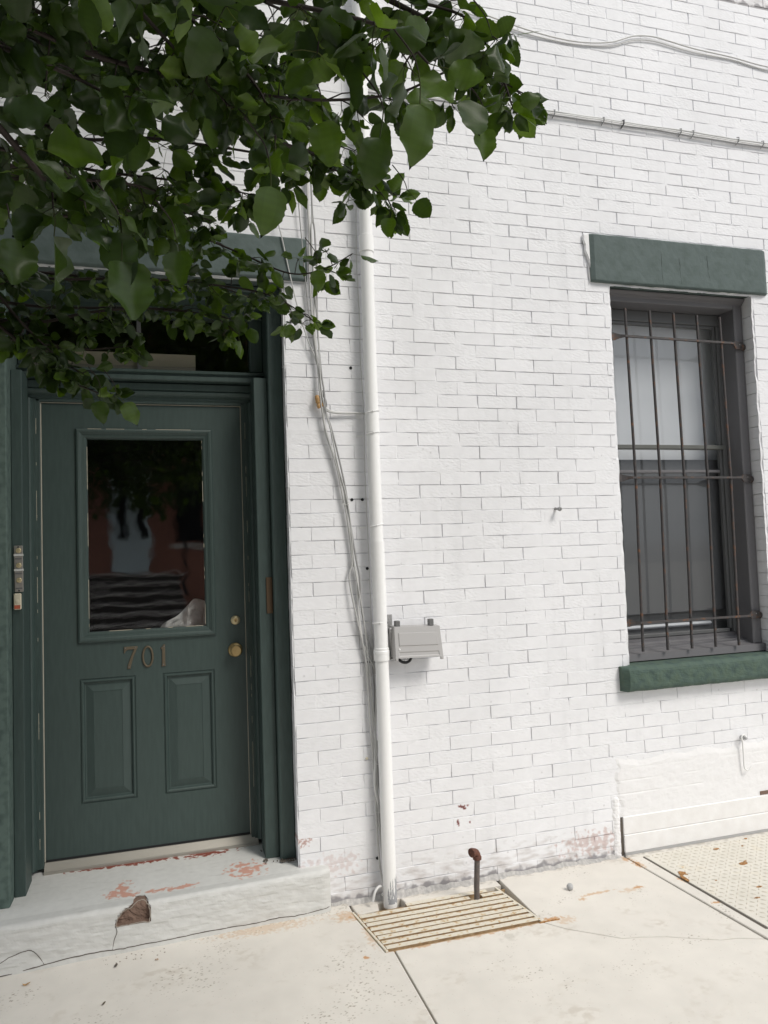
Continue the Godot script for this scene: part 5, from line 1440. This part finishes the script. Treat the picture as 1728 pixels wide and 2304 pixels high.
# ------------------------------------------------------------------ pear tree
func leaf_mesh(sd: int) -> ArrayMesh:   # unit leaf: stalk from the origin along +y, blade 1 long; facing +z
	var r := RandomNumberGenerator.new()
	r.seed = 900 + sd
	var b := MB.new()
	var stalk := r.randf_range(0.35, 0.6)
	var bend := r.randf_range(-0.12, 0.12)
	b.col = Color(0.15, 0.19, 0.05)
	b.tube(pv([[0, 0, 0], [bend * 0.5, stalk * 0.5, 0.03], [bend, stalk, 0.0]]), 0.014, 0.011, 4, false)
	var wide := r.randf_range(0.33, 0.42)
	var fold := r.randf_range(0.05, 0.7)
	var curl := r.randf_range(-0.6, 0.8)
	var side := r.randf_range(-0.18, 0.18)
	var ph := r.randf_range(0, TAU)
	var wave := r.randf_range(0.03, 0.10)
	var ts := [0.0, 0.03, 0.08, 0.14, 0.20, 0.27, 0.34, 0.41, 0.48, 0.55, 0.62, 0.69, 0.76, 0.83, 0.89, 0.94, 1.0]
	var ws := [0.0, 0.36, 0.64, 0.83, 0.93, 0.985, 1.0, 0.985, 0.95, 0.895, 0.82, 0.72, 0.595, 0.44, 0.27, 0.11, 0.0]
	var at := func(i: int, s: float) -> Vector3:
		var t: float = ts[i]
		var ww: float = ws[i] * wide * (1.0 + (0.035 if i % 2 == 0 else -0.03) * s * s) * absf(s)
		var x := signf(s) * ww + bend + side * t * t
		var z := fold * ww * (0.35 + 0.65 * absf(s)) + sin(t * 11.0 + ph + 2.0 * signf(s)) * wave * absf(s) * absf(s) * minf(1.0, ws[i] * 1.5) - curl * t * t * 0.5
		return Vector3(x, stalk + t - 0.10 * absf(curl) * t * t, z)
	var g := Color(0.145, 0.24, 0.075)
	var cols := [-1.0, -0.72, -0.4, 0.0, 0.4, 0.72, 1.0]
	for i in ts.size() - 1:
		for k in cols.size() - 1:
			var q := []
			var nn := []
			for e in [[i, k], [i + 1, k], [i + 1, k + 1], [i, k + 1]]:
				var i0 := clampi(e[0], 1, ts.size() - 2)
				var du: Vector3 = at.call(i0 + 1, cols[e[1]]) - at.call(i0 - 1, cols[e[1]])
				var dv: Vector3 = at.call(i0, minf(1.0, cols[e[1]] + 0.25)) - at.call(i0, maxf(-1.0, cols[e[1]] - 0.25))
				q.append(at.call(e[0], cols[e[1]]))
				nn.append(dv.cross(du).normalized())
			b.col = g * (1.025 if i % 2 == 0 else 0.975) * (1.0 + 0.35 * clampf(0.45 - absf((cols[k] + cols[k + 1]) / 2), 0.0, 1.0))
			b.col.a = 1
			b.quad_n(q[0], q[1], q[2], q[3], nn[0], nn[1], nn[2], nn[3])
	return b.mesh()

func tree() -> void:
	var t := thing("pear_tree", "leafy pear tree whose boughs hang over the green door", "tree", Vector3(-1.9, 0, 2.9))
	var o := -t.position
	var lm := []
	for k in 12: lm.append(leaf_mesh(k))
	var r := RandomNumberGenerator.new()
	r.seed = 4242
	var trunk := MB.new()
	trunk.tube(smooth(pv([[0, -0.1, 0], [0.02, 0.6, 0.02], [-0.02, 1.4, 0.0], [0.03, 2.1, 0.0], [0.05, 2.6, 0.02], [0.0, 3.5, 0.05], [-0.05, 4.6, 0.0]]), 4), 0.13, 0.05, 14)
	obj("trunk", trunk, M.bark, t)
	var big := MB.new()
	for q in [[[-1.87, 1.95, 2.9], [-1.4, 2.2, 2.3], [-0.95, 2.35, 1.75], [-0.62, 2.38, 1.35]], [[-1.85, 2.1, 2.9], [-1.3, 2.45, 2.6], [-0.8, 2.55, 2.3], [-0.5, 2.52, 2.05]], [[-1.87, 2.3, 2.9], [-1.4, 2.8, 2.6], [-0.8, 3.0, 2.2], [-0.3, 2.9, 2.05]], [[-1.9, 2.4, 2.9], [-2.3, 3.0, 3.3], [-2.8, 3.6, 3.7]], [[-1.88, 2.5, 2.9], [-1.5, 3.2, 3.5], [-1.0, 3.8, 4.2]]]:
		var path := PackedVector3Array()
		for p in q: path.append(o + Vector3(p[0], p[1], p[2]))
		big.tube(smooth(path, 5), 0.05, 0.018, 9)
	obj("limb", big, M.bark, t)
	# boughs over the door: [points, spread, spurs per metre, leaf length]
	var boughs := [
		[[[-0.5, 2.52, 2.05], [-0.35, 2.51, 2.0], [-0.11, 2.44, 1.97], [0.23, 2.48, 1.86], [0.48, 2.54, 1.83], [0.63, 2.59, 1.88], [0.78, 2.56, 1.87]], 0.13, 21, 0.066],
		[[[-0.62, 2.62, 1.75], [-0.4, 2.61, 1.68], [-0.21, 2.48, 1.63], [-0.02, 2.52, 1.58], [0.23, 2.53, 1.55], [0.45, 2.52, 1.52], [0.56, 2.47, 1.51]], 0.12, 21, 0.064],
		[[[-0.62, 2.5, 1.4], [-0.48, 2.56, 1.34], [-0.31, 2.55, 1.29], [-0.18, 2.53, 1.22], [0.0, 2.51, 1.17], [0.21, 2.46, 1.12], [0.36, 2.39, 1.16], [0.46, 2.4, 1.19], [0.54, 2.44, 1.22]], 0.10, 17, 0.062],
		[[[-0.66, 2.36, 1.2], [-0.54, 2.38, 1.11], [-0.32, 2.36, 1.07], [-0.07, 2.37, 1.09], [0.17, 2.36, 1.1], [0.31, 2.32, 1.15], [0.43, 2.24, 1.18]], 0.12, 20, 0.062],
		[[[-0.64, 2.25, 1.1], [-0.37, 2.24, 1.04], [-0.2, 2.28, 1.04], [-0.03, 2.30, 1.04], [0.13, 2.27, 1.09], [0.21, 2.21, 1.12]], 0.11, 20, 0.06],
		[[[-0.56, 2.38, 1.14], [-0.47, 2.33, 1.12], [-0.38, 2.22, 1.1], [-0.29, 2.13, 1.08], [-0.22, 2.08, 1.1]], 0.11, 24, 0.064],
		[[[-0.4, 2.42, 2.2], [-0.24, 2.32, 2.34], [-0.02, 2.26, 2.4], [0.15, 2.26, 2.4], [0.29, 2.25, 2.4], [0.35, 2.21, 2.4]], 0.09, 16, 0.074],
		[[[-0.33, 2.16, 2.4], [-0.21, 2.07, 2.44], [-0.15, 2.02, 2.4], [-0.12, 2.0, 2.36], [-0.08, 1.99, 2.37]], 0.05, 18, 0.074],
		[[[-0.3, 2.8, 2.05], [-0.11, 2.66, 1.98], [0.09, 2.5, 1.98], [0.18, 2.43, 1.95], [0.21, 2.34, 1.95]], 0.11, 21, 0.068],
		[[[0.0, 2.86, 2.0], [0.22, 2.73, 1.98], [0.44, 2.65, 1.98], [0.58, 2.63, 1.98], [0.64, 2.58, 1.99]], 0.10, 21, 0.066],
		[[[-0.5, 2.3, 1.85], [-0.38, 2.29, 1.78], [-0.18, 2.33, 1.73], [-0.05, 2.36, 1.67], [0.06, 2.36, 1.6]], 0.10, 22, 0.066],
		[[[-0.3, 2.7, 2.1], [-0.14, 2.58, 2.07], [-0.01, 2.49, 2.0], [0.06, 2.44, 1.97], [0.13, 2.40, 1.93]], 0.11, 22, 0.068],
		[[[-0.42, 2.3, 2.3], [-0.3, 2.29, 2.22], [-0.18, 2.27, 2.2], [-0.10, 2.26, 2.17], [-0.03, 2.24, 2.14]], 0.08, 22, 0.068],
		[[[-0.6, 2.72, 1.6], [-0.4, 2.74, 1.5], [-0.15, 2.72, 1.45], [0.1, 2.74, 1.4], [0.35, 2.72, 1.35], [0.52, 2.68, 1.35]], 0.14, 18, 0.064],
		[[[-0.55, 2.5, 1.55], [-0.38, 2.48, 1.5], [-0.2, 2.44, 1.45], [-0.02, 2.44, 1.42], [0.12, 2.42, 1.4]], 0.10, 22, 0.062],
		[[[-0.6, 2.66, 1.75], [-0.4, 2.70, 1.7], [-0.2, 2.68, 1.65], [0.0, 2.66, 1.6], [0.2, 2.66, 1.6]], 0.13, 17, 0.062],
		[[[-0.6, 2.42, 1.5], [-0.42, 2.42, 1.45], [-0.25, 2.40, 1.4], [-0.1, 2.42, 1.38], [0.08, 2.46, 1.35]], 0.11, 17, 0.06],
		[[[-0.45, 2.52, 2.0], [-0.3, 2.50, 1.95], [-0.15, 2.48, 1.9], [0.0, 2.50, 1.88]], 0.12, 20, 0.066],
		[[[-0.6, 2.78, 1.75], [-0.3, 2.80, 1.7], [0.0, 2.80, 1.65], [0.3, 2.78, 1.6]], 0.13, 15, 0.062],
		[[[-0.6, 2.31, 1.05], [-0.35, 2.30, 1.0], [-0.1, 2.31, 1.0], [0.1, 2.30, 1.02], [0.24, 2.27, 1.05]], 0.10, 15, 0.058],
		[[[-0.6, 2.40, 0.98], [-0.35, 2.42, 0.95], [-0.1, 2.41, 0.95], [0.12, 2.40, 1.0], [0.28, 2.36, 1.0]], 0.09, 14, 0.056],
		[[[-0.58, 2.24, 1.02], [-0.40, 2.20, 0.98], [-0.24, 2.19, 0.96], [-0.1, 2.20, 0.98]], 0.09, 16, 0.058],
		[[[-0.7, 2.85, 1.5], [-0.4, 2.86, 1.42], [-0.1, 2.84, 1.35], [0.2, 2.86, 1.3], [0.45, 2.82, 1.3]], 0.13, 16, 0.064],
		[[[-0.7, 2.98, 1.3], [-0.4, 3.0, 1.2], [-0.1, 2.98, 1.15], [0.15, 2.96, 1.1], [0.36, 2.92, 1.1]], 0.13, 16, 0.064],
		[[[-0.7, 2.62, 1.25], [-0.4, 2.66, 1.15], [-0.15, 2.64, 1.1], [0.05, 2.64, 1.1], [0.22, 2.6, 1.1]], 0.10, 17, 0.062],
		[[[-0.55, 2.62, 1.95], [-0.3, 2.62, 1.85], [-0.1, 2.58, 1.8], [0.12, 2.6, 1.75], [0.32, 2.6, 1.72]], 0.12, 22, 0.068],
		[[[-0.5, 2.4, 1.75], [-0.32, 2.42, 1.65], [-0.15, 2.42, 1.6], [0.05, 2.44, 1.55], [0.22, 2.45, 1.5]], 0.10, 22, 0.064],
		[[[0.44, 2.64, 1.97], [0.60, 2.60, 1.95], [0.68, 2.54, 1.95], [0.70, 2.47, 1.96]], 0.09, 24, 0.064],
		[[[0.2, 2.55, 1.6], [0.38, 2.54, 1.55], [0.48, 2.53, 1.5], [0.55, 2.50, 1.5], [0.58, 2.45, 1.5]], 0.07, 20, 0.062],
		[[[-0.52, 2.28, 1.1], [-0.42, 2.20, 1.06], [-0.33, 2.12, 1.06], [-0.25, 2.06, 1.08], [-0.16, 2.02, 1.1]], 0.08, 18, 0.066],
		[[[-0.35, 2.85, 1.9], [-0.15, 2.78, 1.85], [0.1, 2.76, 1.8], [0.3, 2.74, 1.75], [0.5, 2.72, 1.72]], 0.12, 20, 0.066]]
	var leaves := []   # [Transform3D, mesh, material, size / distance]
	for bi in boughs.size():
		var bo: Array = boughs[bi]
		var path := smooth(o_path(o, bo[0]), 8)
		var bm := MB.new()
		bm.tube(path, 0.0058, 0.0016, 6)
		var run := 0.0
		var next := 0.05
		for i in range(1, path.size()):
			run += path[i].distance_to(path[i - 1])
			while run > next:
				next += r.randf_range(0.7, 1.3) / (bo[2] * 1.5)
				var base: Vector3 = path[i]
				var along := (path[i] - path[i - 1]).normalized()
				var tipness := float(i) / path.size()
				var spread: float = bo[1] * r.randf_range(0.15, 1.0) * (1.0 - 0.55 * tipness * tipness)
				var dir := Vector3(r.randf_range(-1, 1), r.randf_range(-0.85, 0.6), r.randf_range(-1, 1)).normalized()
				dir = (dir + along * 0.5).normalized()
				var end := base + dir * spread
				bm.tube(PackedVector3Array([base, base.lerp(end, 0.5) + Vector3(0, 0.006, 0), end]), 0.0016, 0.0011, 4, false)
				var m := r.randi_range(3, 6)
				for k in m:
					var a := TAU * (k + r.randf()) / m
					var d2 := (Vector3(cos(a), r.randf_range(-1.5, 0.25), sin(a)) * 0.9 + dir * 0.35).normalized()
					_leaf(leaves, r, end.lerp(base, r.randf() * 0.25), d2, bo[3] * r.randf_range(0.5, 1.02), o)
		for k in 3:
			_leaf(leaves, r, path[path.size() - 1], (Vector3(r.randf_range(-0.3, 1), r.randf_range(-0.9, 0.4), r.randf_range(-0.5, 0.5))).normalized(), bo[3] * r.randf_range(0.7, 1.0), o)
		obj("bough", bm, M.twig, t)
	# single larger leaves that hang clear of the rest: [stalk end, direction, length]
	var hung := MB.new()
	for q in [[[0.32, 2.17, 2.44], [-0.05, -1, -0.07], 0.078], [[0.46, 2.29, 2.28], [0.07, -1, -0.03], 0.07], [[0.14, 2.09, 2.33], [0.01, -1, -0.04], 0.069], [[-0.05, 1.97, 2.35], [0.08, -1, -0.04], 0.078], [[-0.19, 2.0, 2.28], [0.03, -1, -0.04], 0.07], [[0.02, 2.10, 2.04], [-0.02, -1, -0.06], 0.075], [[0.56, 2.47, 2.16], [0.28, -0.96, 0.03], 0.058], [[0.76, 2.562, 1.87], [0.94, -0.23, 0.27], 0.055], [[0.29, 2.15, 2.38], [-0.25, -0.96, -0.12], 0.07], [[0.4, 2.35, 1.38], [0.13, -0.99, 0], 0.06], [[0.35, 2.23, 1.25], [-0.31, -0.94, -0.14], 0.045], [[-0.13, 2.01, 1.21], [0.49, -0.87, 0.1], 0.07], [[-0.17, 2.02, 1.2], [-0.1, -0.95, 0.1], 0.065], [[0.5, 2.34, 1.72], [-0.13, -0.99, -0.09], 0.055], [[0.54, 2.38, 1.74], [0.58, -0.81, 0.12], 0.058], [[-0.11, 2.08, 2.15], [0.24, -0.97, 0.02], 0.06], [[0.22, 2.2, 2.31], [0.2, -0.98, 0], 0.065], [[0.19, 2.29, 2.31], [0.16, -0.99, 0], 0.07], [[0.40, 2.33, 2.2], [0.3, -0.9, 0.1], 0.055], [[0.62, 2.42, 2.0], [-0.1, -1, 0], 0.066]]:
		var at := o + Vector3(q[0][0], q[0][1], q[0][2])
		var dir := Vector3(q[1][0], q[1][1], q[1][2]).normalized()
		var face := Vector3(r.randf_range(-0.7, 0.7), r.randf_range(-0.3, 0.3), 1.0 if r.randf() < 0.7 else -1.0)
		var bx := dir.cross(face).normalized()
		var xf := Transform3D(Basis(bx, dir, bx.cross(dir)).scaled_local(Vector3.ONE * q[2]), at)
		hung.tube(smooth(PackedVector3Array([at, at + Vector3(-0.006, 0.025, -0.005), at + Vector3(-0.03, 0.06, -0.01)]), 3), 0.0010, 0.0014, 5)
		leaves.append([xf, r.randi_range(0, 11), [1, 2, 1, 2][r.randi_range(0, 3)], 1.0])
	obj("twig", hung, M.twig, t)
	leaves.sort_custom(func(p, q): return p[3] > q[3])
	for k in leaves.size():
		var q: Array = leaves[k]
		if k < 300:
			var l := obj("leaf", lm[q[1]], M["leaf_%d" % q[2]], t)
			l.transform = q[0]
	var xfs: Array[Transform3D] = []
	var tone := PackedColorArray()
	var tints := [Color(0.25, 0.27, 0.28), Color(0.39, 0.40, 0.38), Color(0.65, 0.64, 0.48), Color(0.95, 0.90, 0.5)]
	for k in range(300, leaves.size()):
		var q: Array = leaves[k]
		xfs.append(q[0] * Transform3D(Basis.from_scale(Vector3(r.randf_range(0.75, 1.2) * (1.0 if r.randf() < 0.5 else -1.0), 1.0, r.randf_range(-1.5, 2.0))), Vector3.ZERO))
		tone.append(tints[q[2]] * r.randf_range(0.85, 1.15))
	# the rest of the crown, unseen above and behind, widened to shade the wall
	var tries := 0
	var made := 0
	while made < 26000 and tries < 140000:
		tries += 1
		var v := Vector3(r.randf_range(-1, 1), r.randf_range(-1, 1), r.randf_range(-1, 1))
		if v.length() > 1.0 or v.length() < 0.25: continue
		if noise.get_noise_3dv(v * 2.2) < -0.12: continue
		var w := Vector3(-1.0, 4.3, 2.9) + v * Vector3(2.9, 1.8, 2.6)
		if w.y < 2.35 or w.z < 0.5: continue
		var c := cam.transform.affine_inverse() * w
		if c.z < 0.25:
			var uu := c.x / maxf(0.01, -c.z) * 1663.56
			var vv := -c.y / maxf(0.01, -c.z) * 1663.56
			if c.length() < 0.9: continue
			if c.z < -0.05 and uu > -1000 and vv > -1290 and vv < 1300 and uu < 1000: continue
		if made > 14000 and made < 21500:   # unseen low boughs left of the door, added to block light
			w = Vector3(-1.75, 2.75, 1.7) + v * Vector3(1.35, 1.35, 1.5)
			if w.x > -0.86 or w.z < 0.25: continue
			c = cam.transform.affine_inverse() * w
			if c.z < -0.05 and c.x / -c.z * 1663.56 > -960: continue
		var d2 := Vector3(r.randf_range(-1, 1), r.randf_range(-1.3, 0.4), r.randf_range(-1, 1)).normalized()
		var xf := _leaf_xf(r, w + o, d2, r.randf_range(0.06, 0.085))
		xfs.append(xf)
		tone.append(tints[r.randi_range(0, 2)])
		made += 1
	var mm := MultiMesh.new()
	mm.transform_format = MultiMesh.TRANSFORM_3D
	mm.use_colors = true
	mm.mesh = lm[4]
	mm.instance_count = xfs.size()
	for k in xfs.size():
		mm.set_instance_transform(k, xfs[k])
		var tc := tone[k]
		tc.a = 1.0
		mm.set_instance_color(k, tc)
	var mi := MultiMeshInstance3D.new()
	mi.name = "foliage"
	mi.multimesh = mm
	mi.material_override = M.leaf_mixed
	t.add_child(mi, true)
	tag(mi, "", "", "", "stuff")

func _leaf_xf(r: RandomNumberGenerator, at: Vector3, dir: Vector3, size: float) -> Transform3D:
	var face := Vector3(r.randf_range(-1, 1), r.randf_range(-0.2, 1.2), r.randf_range(-1, 1)).normalized()
	var y := dir
	var x := y.cross(face).normalized()
	var z := x.cross(y)
	return Transform3D(Basis(x, y, z).scaled_local(Vector3.ONE * size), at)

func _leaf(list: Array, r: RandomNumberGenerator, at: Vector3, dir: Vector3, size: float, o: Vector3) -> void:
	var xf := _leaf_xf(r, at, dir, size)
	var w := xf.origin + xf.basis.y * 0.8 - o
	var dist := w.distance_to(cam.position)
	var roll := r.randf()
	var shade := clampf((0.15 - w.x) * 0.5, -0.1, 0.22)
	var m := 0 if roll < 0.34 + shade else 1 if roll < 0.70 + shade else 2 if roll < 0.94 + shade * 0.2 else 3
	list.append([xf, r.randi_range(0, 11), m, (size / dist) if in_view(w) else 0.0])

# ------------------------------------------------------------------ across the street (seen only in the glass)
func across() -> void:
	var z := 12.4
	var h := thing("row_house", "red brick house across the street with pale blue door and stoop", "building", Vector3(-0.7, 0, z))
	var o := -h.position
	var wall := MB.new().box(o + Vector3(-3.4, 0, z), o + Vector3(2.1, 8.4, z + 4))
	obj("wall", wall, M.brick_red, h)
	obj("door_surround", MB.new().box(o + Vector3(-1.15, 1.3, z - 0.14), o + Vector3(-0.38, 3.6, z - 0.003), 0.03), M.pale_blue, h)
	for x in [-1.0, -0.62]:
		obj("door_pane", MB.new().box(o + Vector3(x, 2.0, z - 0.16), o + Vector3(x + 0.17, 3.2, z - 0.141)), M.dark, h)
	for q in [[0.15, 1.9], [1.1, 1.9], [0.15, 5.0], [1.1, 5.0], [-2.7, 1.9], [-2.7, 5.0], [-1.1, 5.0]]:
		obj("window", MB.new().box(o + Vector3(q[0], q[1], z - 0.05), o + Vector3(q[0] + 0.6, q[1] + 1.6, z - 0.003), 0.01), M.dark, h)
		obj("window_sill", MB.new().box(o + Vector3(q[0] - 0.1, q[1] - 0.14, z - 0.12), o + Vector3(q[0] + 0.7, q[1] - 0.052, z - 0.003), 0.01), M.nosing, h)
	for k in 7:
		obj("stoop_step", MB.new().box(o + Vector3(-1.75, 0.0, z - 0.35 - 0.27 * (6 - k)), o + Vector3(0.25, 0.18 * (k + 1) - 0.04, z - 0.1 - 0.27 * (6 - k)), 0.01), M.brownstone, h)
		obj("stoop_tread", MB.new().box(o + Vector3(-1.78, 0.18 * (k + 1) - 0.038, z - 0.38 - 0.27 * (6 - k)), o + Vector3(0.28, 0.18 * (k + 1), z - 0.10 - 0.27 * (6 - k)), 0.01), M.nosing, h)
	for x in [-1.8, 0.3]:
		obj("railing", MB.new().tube(o_path(o, [[x, 0.9, z - 2.1], [x, 2.2, z - 0.2]]), 0.03), M.dark, h)
	var g := thing("grey_house", "grey rendered house across the street beside the red one", "building", Vector3(-6.3, 0, z + 0.3))
	obj("wall", MB.new().box(Vector3(-2.85, 0, 0), Vector3(2.85, 7.6, 4)), M.base_grey, g)
	for q in [[-1.8, 1.6], [0.4, 1.6], [-1.8, 4.6], [0.4, 4.6]]:
		obj("window", MB.new().box(Vector3(q[0], q[1], -0.05), Vector3(q[0] + 1.0, q[1] + 1.7, -0.003), 0.01), M.dark, g)
	obj("door", MB.new().box(Vector3(-0.55, 0.2, -0.06), Vector3(0.25, 2.3, -0.003), 0.02), M.brownstone, g)
	var st := thing("street_tree", "dense street tree on the far kerb before the red house", "tree", Vector3(-0.9, 0, 10.7))
	obj("trunk", MB.new().tube(smooth(pv([[-1.5, -0.1, 0], [-1.48, 1.2, 0.05], [-1.4, 2.4, 0.0], [-1.1, 3.6, 0.0], [-0.7, 5.0, 0.0]]), 4), 0.16, 0.06, 10), M.bark, st)
	var r := RandomNumberGenerator.new()
	r.seed = 99
	var mm := MultiMesh.new()
	mm.transform_format = MultiMesh.TRANSFORM_3D
	mm.mesh = leaf_mesh(2)
	var xs: Array[Transform3D] = []
	while xs.size() < 7000:
		var v := Vector3(r.randf_range(-1, 1), r.randf_range(-1, 1), r.randf_range(-1, 1))
		if v.length() > 1.0 or noise.get_noise_3dv(v * 2.5) < -0.15: continue
		var w := Vector3(0.3, 4.6, 0) + v * Vector3(2.9, 2.25, 1.3)
		if w.y < 2.45 + noise.get_noise_2d(w.x * 1.2, 3) * 0.9: continue
		xs.append(_leaf_xf(r, w, Vector3(r.randf_range(-1, 1), r.randf_range(-1.3, 0.4), r.randf_range(-1, 1)).normalized(), r.randf_range(0.10, 0.14)))
	mm.instance_count = xs.size()
	for k in xs.size(): mm.set_instance_transform(k, xs[k])
	var mi := MultiMeshInstance3D.new()
	mi.name = "foliage"
	mi.multimesh = mm
	mi.material_override = M.leaf_1
	st.add_child(mi, true)
	tag(mi, "", "", "", "stuff")
